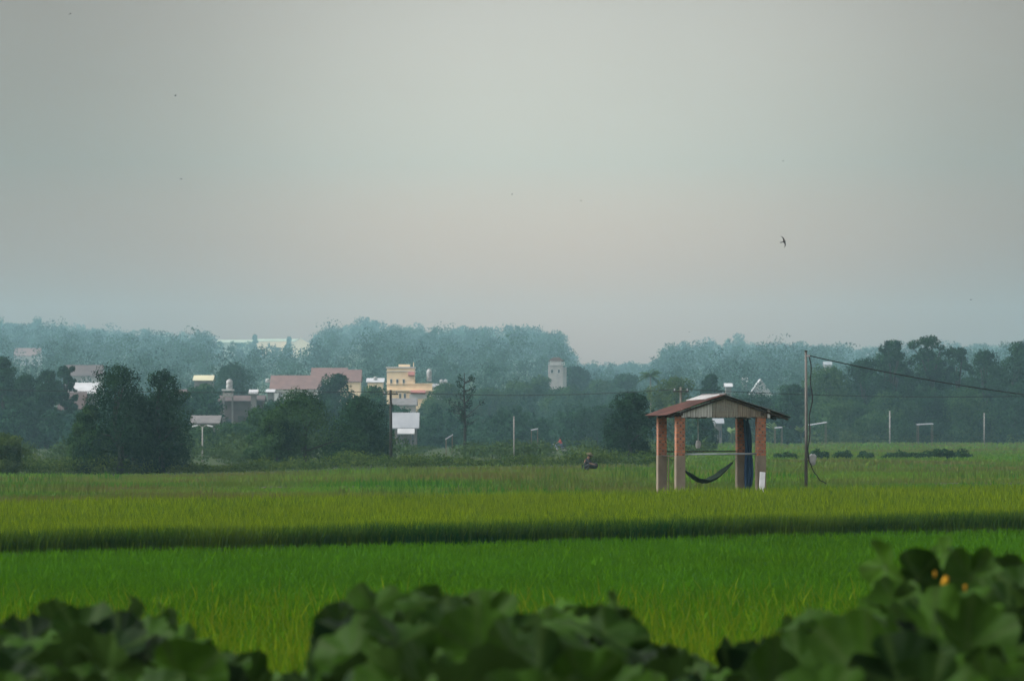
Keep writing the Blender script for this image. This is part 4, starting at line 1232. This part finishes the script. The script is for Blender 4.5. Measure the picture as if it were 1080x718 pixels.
# ------------------------------------------------------------------ birds
def bird_mesh():
    V, F = [], []

    def sec(pts):
        b = len(V); V.extend(pts); return b
    prof = [(.085, .004, 0), (.075, .014, 0), (.05, .021, 0), (.01, .023, 0), (-.03, .017, 0), (-.06, .009, 0), (-.075, .006, 0)]
    k = 8
    for x_, r_, z_ in prof:
        for j_ in range(k):
            a = 2 * math.pi * j_ / k; V.append((x_, r_ * math.cos(a), z_ + r_ * .85 * math.sin(a)))
    for i in range(len(prof) - 1):
        for j_ in range(k): F.append((i * k + j_, i * k + (j_ + 1) % k, (i + 1) * k + (j_ + 1) % k, (i + 1) * k + j_))
    F.append(tuple(range(k))); F.append(tuple(range(len(prof) * k - 1, (len(prof) - 1) * k - 1, -1)))
    for s in (-1, 1):                                   # long sickle wings, thick at the shoulder
        st = [(.0, .012, .052, .006), (.05, .03, .050, .005), (.10, .028, .042, .004), (.15, .006, .030, .003), (.19, -.03, .016, .002), (.208, -.055, .004, .001)]
        b0 = len(V)
        for (y_, xl, c_, th) in st:
            z_ = .02 * math.sin(y_ * 10)
            V.extend([(xl + c_ * .4, s * y_, z_), (xl, s * y_, z_ + th), (xl - c_ * .6, s * y_, z_), (xl, s * y_, z_ - th)])
        for i in range(len(st) - 1):
            for j_ in range(4):
                a, b = b0 + i * 4 + j_, b0 + i * 4 + (j_ + 1) % 4
                F.append((a, b, b + 4, a + 4))
        F.append((b0 + len(st) * 4 - 4, b0 + len(st) * 4 - 3, b0 + len(st) * 4 - 2, b0 + len(st) * 4 - 1))
        b0 = len(V)                                     # forked tail
        V.extend([(-.06, 0, .004), (-.06, s * .012, .0), (-.14, s * .026, .0), (-.10, s * .004, 0), (-.06, 0, -.004), (-.06, s * .012, -.003), (-.14, s * .026, -.002), (-.10, s * .004, -.003)])
        F.extend([(b0, b0 + 1, b0 + 2, b0 + 3), (b0 + 7, b0 + 6, b0 + 5, b0 + 4), (b0, b0 + 4, b0 + 5, b0 + 1), (b0 + 1, b0 + 5, b0 + 6, b0 + 2), (b0 + 2, b0 + 6, b0 + 7, b0 + 3), (b0 + 3, b0 + 7, b0 + 4, b0)])
    me = bpy.data.meshes.new('bird'); me.from_pydata(V, [], F); me.update(); me.materials.append(M['bird'])
    return me


bme = bird_mesh()
f = Vector((.96, .12, .26)).normalized(); w_ = Vector((-.26, .15, .95)); w_ = (w_ - f * w_.dot(f)).normalized(); u_ = f.cross(w_)
birds = [(826.5, 255, 125, 'swift with black sickle wings, the largest bird, flying above the hut', None),
         (74, 15, 235, 'small bird in the top left corner of the sky', None),
         (185, 101, 290, 'tiny bird below the top left one, the upper of two nearly in line', None),
         (191, 189, 290, 'tiny bird in the left sky, the lower of two nearly in line', None),
         (138, 369, 330, 'tiny dark bird before the hill trees above the big left pair', None),
         (540, 205, 430, 'faint speck of a bird in the middle sky, left of another speck', None),
         (613, 212, 420, 'faint speck of a bird in the middle sky, right of another speck', None),
         (727, 350, 400, 'tiny bird low over the skyline above the hut', None),
         (1024, 316, 300, 'tiny bird at the right above the open crowned trees', None),
         (826, 170, 430, 'faint bird high above the large swift', None)]
for i, (px, py, D, lab, _) in enumerate(birds):
    o = bpy.data.objects.new('bird', bme); COL.objects.link(o)
    tag(o, lab, 'bird', 'birds in the sky')
    if i == 0: mw = Matrix((f, w_, u_)).transposed().to_4x4()
    else:
        a = R.uniform(-.7, .7); mw = Matrix.Rotation(R.choice((0, math.pi)) + R.uniform(-.5, .5), 4, 'Z') @ Matrix.Rotation(a, 4, 'X') @ Matrix.Rotation(R.uniform(-.3, .3), 4, 'Y')
        if i == 1: mw = Matrix.Rotation(-.55, 4, 'Y') @ Matrix.Rotation(.35, 4, 'X')
    mw = Matrix.Translation(pt(px, py, D)) @ mw
    o.matrix_world = mw


# ------------------------------------------------------------------ gourd vines in front
NA, NR = 40, 6
def leaf_shape():
    """one big gourd leaf, about unit radius: shallow lobes, toothed rim, notch at the stalk; cupped, folded and wavy. Returns verts, vein"""
    cup = R.uniform(-.42, .36); fold = R.uniform(.0, .45) if R.random() < .85 else R.uniform(.45, .65); wa = R.uniform(.05, .17); ph = R.uniform(0, 6.28); dr = R.uniform(.0, .45)
    p2, p3 = R.uniform(0, 6.28), R.uniform(0, 6.28)
    V = [(0, 0, 0)]; ve = [1.0]
    for i in range(1, NR + 1):
        r = i / NR
        for j in range(NA):
            a = 2 * math.pi * j / NA
            rim = .95 + .025 * math.cos(5 * a) + .010 * math.cos(17 * a + p2) + .03 * math.sin(3 * a + p3)
            rim *= 1 - .62 * math.exp(-((math.pi - abs(a - math.pi) - math.pi) / .22) ** 2) if False else 1 - .42 * math.exp(-(((a - math.pi) / .2) ** 2))
            x_, y_ = r * rim * math.cos(a), r * rim * math.sin(a)
            z_ = cup * r * r + fold * (math.sqrt(y_ * y_ + .02) - .14) * .7 + wa * r * r * math.sin(4 * a + ph) + .06 * r ** 3 * math.sin(13 * a + p2) - dr * max(0, x_) ** 2
            # ribs between the veins stand up a little
            z_ += .03 * r * math.cos(5 * a)
            V.append((x_, y_, z_))
            d = min(abs((a - k * 2 * math.pi / 5 + math.pi) % (2 * math.pi) - math.pi) for k in range(5))
            ve.append(.75 * math.exp(-(d * r / .045) ** 2))
    return np.array(V), np.array(ve)


LF_T = np.array([(0, 1 + j, 1 + (j + 1) % NA) for j in range(NA)])
LF_Q = np.array([(1 + i * NA + j, 1 + (i + 1) * NA + j, 1 + (i + 1) * NA + (j + 1) % NA, 1 + i * NA + (j + 1) % NA) for i in range(NR - 1) for j in range(NA)])
SHAPES = [leaf_shape() for _ in range(26)]

PRX = [-250, -120, 0, 40, 90, 150, 182, 200, 230, 262, 300, 330, 345, 380, 440, 490, 545, 600, 645, 668, 700, 745, 785, 806, 850, 885, 905, 935, 965, 1000, 1040, 1080, 1200, 1340]
PRY = [630, 622, 624, 620, 624, 634, 632, 648, 660, 676, 688, 676, 636, 608, 597, 606, 616, 615, 618, 644, 656, 664, 672, 646, 626, 640, 624, 604, 600, 604, 604, 596, 600, 620]


def gourd(px0, px1, label, flowers=0, extra=()):
    """one gourd vine: leaves on stalks from a stem clump on the bank"""
    pc = (px0 + px1) / 2; Dc = 12.5
    X = (pc - CX) * Dc / FX; g = gzf(X, Dc)
    root = empty('gourd_vine', (X, Dc, g)); tag(root, label, 'gourd vine', 'gourd vines on the near bank')
    o0 = Vector((X, Dc, g))
    Vs, Qs, Ts, tq, tt, vv, nv = [], [], [], [], [], [], 0
    stem = MB(); leaves = []
    rows = [(16.0, 2), (15.3, 6), (14.7, 14), (14.1, 24), (13.5, 36), (12.9, 50), (12.3, 66), (11.7, 84), (11.1, 104), (10.5, 126), (9.9, 150), (9.4, 176), (8.9, 204)]
    for D, dy in rows:
        step = .235 * FX / D * (.55 if dy < 60 else .5)
        n = max(1, int(round((px1 - px0) / step)))
        for k in range(n):
            p = px0 + (px1 - px0) * (k + R.uniform(.1, .9)) / n
            y_ = float(np.interp(p, PRX, PRY)) + dy + R.uniform(2, 26)
            leaves.append((p, y_, D + R.uniform(-.4, .4), R.uniform(.115, .185) * (1 if D > 13 else 1.2), None))
    leaves += [(p, y_, D, s_, nr) for (p, y_, D, s_, nr) in extra]
    hub = [Vector((R.uniform(-.25, .25), R.uniform(-1, 2.2), .1)) for _ in range(5)]
    for p, y_, D, s, nr in leaves:
        P0 = pt(p, y_ + (.75 if nr is None else .85) * s * FX / D, D) - o0
        V, ve = R.choice(SHAPES)
        if nr is None:
            th = min(1.35, abs(R.gauss(.55, .38))); az = R.uniform(0, 6.28) if R.random() < .45 else R.gauss(-math.pi / 2, .8)
            nrm = Vector((math.sin(th) * math.cos(az), math.sin(th) * math.sin(az), math.cos(th)))
        else: nrm = Vector(nr).normalized()
        ax = Vector((math.cos(R.uniform(0, 6.28)), math.sin(R.uniform(0, 6.28)), -.35)); ax = (ax - nrm * ax.dot(nrm)).normalized(); ay = nrm.cross(ax)
        Mx = np.array([ax, ay, nrm]).T
        W = (V * s) @ Mx.T + np.array(P0)
        Vs.append(W); Qs.append(LF_Q + nv); Ts.append(LF_T + nv); nv += len(V)
        t = min(1, max(0, R.gauss(.45, .27))); tq.append(np.full(len(LF_Q), t)); tt.append(np.full(len(LF_T), t)); vv.append(ve)
        hb_ = min(hub, key=lambda h_: (h_ - P0).length)
        a0 = Vector((P0.x + R.uniform(-.05, .05), P0.y + R.uniform(-.02, .08), max(.02, P0.z - R.uniform(.4, .6))))
        stem.tube([a0, a0.lerp(P0, .6) + Vector((R.uniform(-.04, .04), R.uniform(-.04, .04), .03)), P0 - ax * s * .02], [.008, .006, .004], 6)
    for h_ in hub[:1]:
        stem.tube([h_ + Vector((0, 0, -.15)), h_ + Vector((.1, .3, .25)), h_ + Vector((R.uniform(-.2, .2), R.uniform(-.2, .3), .4))], [.02, .016, .01], 6)
    Q = np.concatenate(Qs); T = np.concatenate(Ts)
    me = np_mesh('foliage', np.concatenate(Vs), [Q, T], np.concatenate(tq + tt), {'vein': np.concatenate(vv)})
    link('foliage', me, M['gourd'], root, True)
    stem.build('stem', M['gstem'], root, True)
    return root, o0


def flower(root, o0, px, py, D, sc, closed):
    c = pt(px, py, D) - o0
    mb = MB(); k = 15
    prof = [(.012, -.06), (.016, -.02), (.022 if closed else .03, .02), (.024 if closed else .06, .06), (.012 if closed else .085, .10)]
    P = []
    for i, (r_, z_) in enumerate(prof):
        P.append([(r_ * sc * (1 + .22 * math.cos(5 * a) * i / 4) * math.cos(a), r_ * sc * (1 + .22 * math.cos(5 * a) * i / 4) * math.sin(a), z_ * sc) for a in np.linspace(0, 2 * math.pi, k + 1)])
    mb.grid(P)
    q = Matrix.Rotation(R.uniform(.2, .5), 3, 'X') @ Matrix.Rotation(R.uniform(-.4, .4), 3, 'Y')
    mb.v = [tuple(q @ Vector(v) + c) for v in mb.v]
    mb.build('flower', M['petal'], root, True, thick=.003)


up_ = (-.1, -.35, 1)
bounds = [(-230, -20, 'gourd vine at the very left edge of the picture'),
          (-20, 110, 'large leaved gourd vine in the lower left corner'),
          (110, 255, 'gourd vine sloping down towards the dip left of the middle'),
          (255, 345, 'lowest gourd vine, in the dip where the grass shows deepest'),
          (345, 445, 'gourd vine forming the rounded hump left of the middle'),
          (445, 555, 'gourd vine right of the hump, in the middle of the row'),
          (555, 665, 'gourd vine ending in one leaf pointing right over the grass'),
          (665, 795, 'low gourd vine in the dip right of the middle'),
          (795, 900, 'gourd vine with big pale leaves left of the flowering one'),
          (900, 1040, 'tallest gourd vine, with yellow flowers, upper right of the row'),
          (1040, 1150, 'gourd vine in the lower right corner'),
          (1150, 1330, 'gourd vine beyond the right edge of the picture')]
for (a, b, lab) in bounds[1:-1]:
    ex = []
    if a == 110: ex = [(182, 640, 15.2, .055, (.9, -.4, .3))]
    if a == 345: ex = [(385, 628, 13.5, .20, (.1, -.8, .75)), (372, 650, 13.0, .17, (-.5, -.6, .6)), (444, 612, 14.6, .10, (.2, -.6, .8)), (470, 617, 14.8, .09, (-.3, .3, .9)), (420, 640, 13, .15, (.5, -.5, .7))]
    if a == 445: ex = [(505, 640, 13, .17, (.2, -.75, .6)), (540, 652, 12.6, .12, (.7, -.5, .5))]
    if a == 555: ex = [(622, 618, 14.8, .15, (.1, .2, 1)), (652, 622, 14.8, .075, (.75, .3, .6)), (600, 625, 14.4, .14, (0, -.3, 1))]
    if a == 795: ex = [(850, 632, 14.6, .12, (-.2, -.3, .9)), (905, 655, 12.4, .22, (-.75, -.55, .45)), (870, 690, 11.4, .20, (-.2, -.6, .8))]
    if a == 900: ex = [(934, 572, 15.6, .115, (-.85, -.5, .05)), (968, 582, 15.8, .125, (.2, -.95, .25)), (952, 594, 16.0, .09, (.9, -.4, .2)), (1008, 566, 16.2, .11, (.55, -.55, .65)), (996, 566, 16.1, .09, (-.9, -.35, .2)),
                       (1024, 580, 15.8, .135, (.1, -.9, .5)), (945, 612, 15.2, .12, (-.2, -.6, .8)), (985, 608, 16.2, .1, (.3, -.2, .9)), (1048, 606, 15.6, .11, (-.3, -.6, .7))]
    if a == 1040: ex = [(1070, 574, 15.8, .10, (.2, .3, 1)), (1078, 592, 15.4, .13, (-.4, -.6, .6)), (1060, 606, 15.2, .12, (.3, -.3, .9))]
    rt, oo = gourd(a, b, lab, extra=ex)
    if a == 900:
        flower(rt, oo, 995, 618, 15.0, .42, True); flower(rt, oo, 1018, 621, 15.0, .17, True); flower(rt, oo, 986, 606, 15.1, .14, True)


# ------------------------------------------------------------------ haze
def haze():
    o = MB().box((0, 1675, 56.5), (3200, 3450, 117)).build('haze', None)
    m = bpy.data.materials.new('haze_air'); m.use_nodes = True; nt = m.node_tree
    nt.nodes.clear()
    out = nt.nodes.new('ShaderNodeOutputMaterial'); v = nt.nodes.new('ShaderNodeVolumePrincipled')
    v.inputs['Color'].default_value = (.53, .89, 1.0, 1); v.inputs['Density'].default_value = HAZE; v.inputs['Anisotropy'].default_value = .15
    nt.links.new(v.outputs[0], out.inputs['Volume'])
    o.data.materials.append(m)
    tag(o, 'thin humid haze lying over the fields and hills', 'haze', kind='stuff')


HAZE = .000176
haze()

# ------------------------------------------------------------------ sky, sun, camera
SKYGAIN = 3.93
w = bpy.data.worlds.new('World'); scene.world = w; w.use_nodes = True
nt = w.node_tree; bg = nt.nodes['Background']; L = nt.links.new
EL, AZM = math.radians(44), math.radians(-98)            # sun over the left shoulder, veiled by cloud
sky = nt.nodes.new('ShaderNodeTexSky'); sky.sky_type = 'NISHITA'; sky.sun_disc = False
sky.sun_elevation = EL; sky.sun_rotation = AZM; sky.air_density = 1.0; sky.dust_density = 5.0; sky.ozone_density = 1.0
hs = nt.nodes.new('ShaderNodeHueSaturation'); hs.inputs['Saturation'].default_value = .12
tc = nt.nodes.new('ShaderNodeTexCoord')
nz = nt.nodes.new('ShaderNodeTexNoise'); nz.inputs['Scale'].default_value = 5; nz.inputs['Detail'].default_value = 3; nz.inputs['Roughness'].default_value = .45
rp = nt.nodes.new('ShaderNodeMapRange'); rp.inputs['From Min'].default_value = .3; rp.inputs['From Max'].default_value = .7; rp.inputs['To Min'].default_value = .90; rp.inputs['To Max'].default_value = 1.06
mv = nt.nodes.new('ShaderNodeMix'); mv.data_type = 'RGBA'; mv.blend_type = 'MULTIPLY'; mv.inputs[0].default_value = 1
tn = nt.nodes.new('ShaderNodeMix'); tn.data_type = 'RGBA'; tn.blend_type = 'MULTIPLY'; tn.inputs[0].default_value = 1; tn.inputs[7].default_value = (1.0, 1.0, 1.0, 1)
L(tc.outputs['Generated'], nz.inputs['Vector']); L(nz.outputs['Fac'], rp.inputs['Value'])
# vignette put into the sky colour; brightened outside the frame to light the ground
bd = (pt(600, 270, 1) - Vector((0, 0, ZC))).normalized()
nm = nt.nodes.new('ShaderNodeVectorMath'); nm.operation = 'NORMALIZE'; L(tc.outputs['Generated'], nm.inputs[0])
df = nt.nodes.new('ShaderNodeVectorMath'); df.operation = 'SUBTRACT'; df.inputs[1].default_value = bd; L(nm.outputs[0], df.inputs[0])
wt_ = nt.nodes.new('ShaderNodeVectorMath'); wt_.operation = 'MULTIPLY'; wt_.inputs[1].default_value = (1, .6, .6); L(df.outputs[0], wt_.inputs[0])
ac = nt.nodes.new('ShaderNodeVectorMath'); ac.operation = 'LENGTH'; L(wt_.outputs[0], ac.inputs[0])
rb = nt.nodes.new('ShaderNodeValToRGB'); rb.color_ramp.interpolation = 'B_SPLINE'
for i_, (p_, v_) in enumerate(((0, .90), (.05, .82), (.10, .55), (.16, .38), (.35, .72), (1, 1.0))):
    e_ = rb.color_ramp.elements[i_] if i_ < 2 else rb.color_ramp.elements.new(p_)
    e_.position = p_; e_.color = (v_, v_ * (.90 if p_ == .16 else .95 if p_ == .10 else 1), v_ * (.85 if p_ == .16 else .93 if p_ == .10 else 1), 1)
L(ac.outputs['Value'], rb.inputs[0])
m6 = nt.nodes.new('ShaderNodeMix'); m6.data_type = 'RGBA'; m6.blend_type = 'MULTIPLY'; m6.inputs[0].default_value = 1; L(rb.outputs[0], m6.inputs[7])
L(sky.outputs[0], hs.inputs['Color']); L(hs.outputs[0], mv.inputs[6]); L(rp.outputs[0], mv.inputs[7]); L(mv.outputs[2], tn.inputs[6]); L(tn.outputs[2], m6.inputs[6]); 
sz = nt.nodes.new('ShaderNodeSeparateXYZ'); L(nm.outputs[0], sz.inputs[0])
re = nt.nodes.new('ShaderNodeValToRGB')                 # warm and bright towards the horizon, through the thick air
for i_, (p_, c_) in enumerate(((0, (1.0, .44, .26)), (.016, (.93, .45, .285)), (.034, (.66, .41, .29)), (.07, (.378, .352, .296)), (.125, (.26, .24, .214)), (.5, (.31, .315, .33)))):
    e_ = re.color_ramp.elements[i_] if i_ < 2 else re.color_ramp.elements.new(p_)
    e_.position = p_; e_.color = (*c_, 1)
L(sz.outputs[2], re.inputs[0])
m7 = nt.nodes.new('ShaderNodeMix'); m7.data_type = 'RGBA'; m7.blend_type = 'MULTIPLY'; m7.inputs[0].default_value = 1
L(m6.outputs[2], m7.inputs[6]); L(re.outputs[0], m7.inputs[7])
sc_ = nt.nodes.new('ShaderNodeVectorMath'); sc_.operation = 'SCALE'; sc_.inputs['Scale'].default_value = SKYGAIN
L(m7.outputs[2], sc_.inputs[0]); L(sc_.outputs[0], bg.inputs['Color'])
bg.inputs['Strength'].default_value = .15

sd = bpy.data.lights.new('sun', 'SUN'); sd.energy = 1.2; sd.angle = math.radians(11); sd.color = (1, .95, .86)
so = bpy.data.objects.new('sun', sd); COL.objects.link(so)
# towards the sun: left of the view, just behind the camera
vs_ = Vector((math.cos(EL) * math.sin(AZM), math.cos(EL) * math.cos(AZM), math.sin(EL)))
so.rotation_euler = vs_.to_track_quat('Z', 'Y').to_euler()

cd = bpy.data.cameras.new('camera'); cam = bpy.data.objects.new('camera', cd); COL.objects.link(cam)
cam.location = (0, 0, ZC); cam.rotation_euler = (math.radians(90), 0, 0)
cd.sensor_width = 36; cd.lens = 36 * FX / 1080; cd.shift_y = (HY - 359) / 1080
cd.clip_start = .5; cd.clip_end = 6000
cd.dof.use_dof = True; cd.dof.focus_distance = 118; cd.dof.aperture_fstop = 4.5
scene.camera = cam

vs = scene.view_settings
vs.view_transform = 'Standard'; vs.look = 'None'; vs.exposure = 0.7; vs.gamma = 1; vs.use_curve_mapping = False
c = scene.cycles
c.use_denoising = True
c.max_bounces = 6; c.diffuse_bounces = 3; c.glossy_bounces = 2; c.transmission_bounces = 3; c.volume_bounces = 2; c.transparent_max_bounces = 6
c.use_adaptive_sampling = False
scene.render.engine = 'CYCLES'
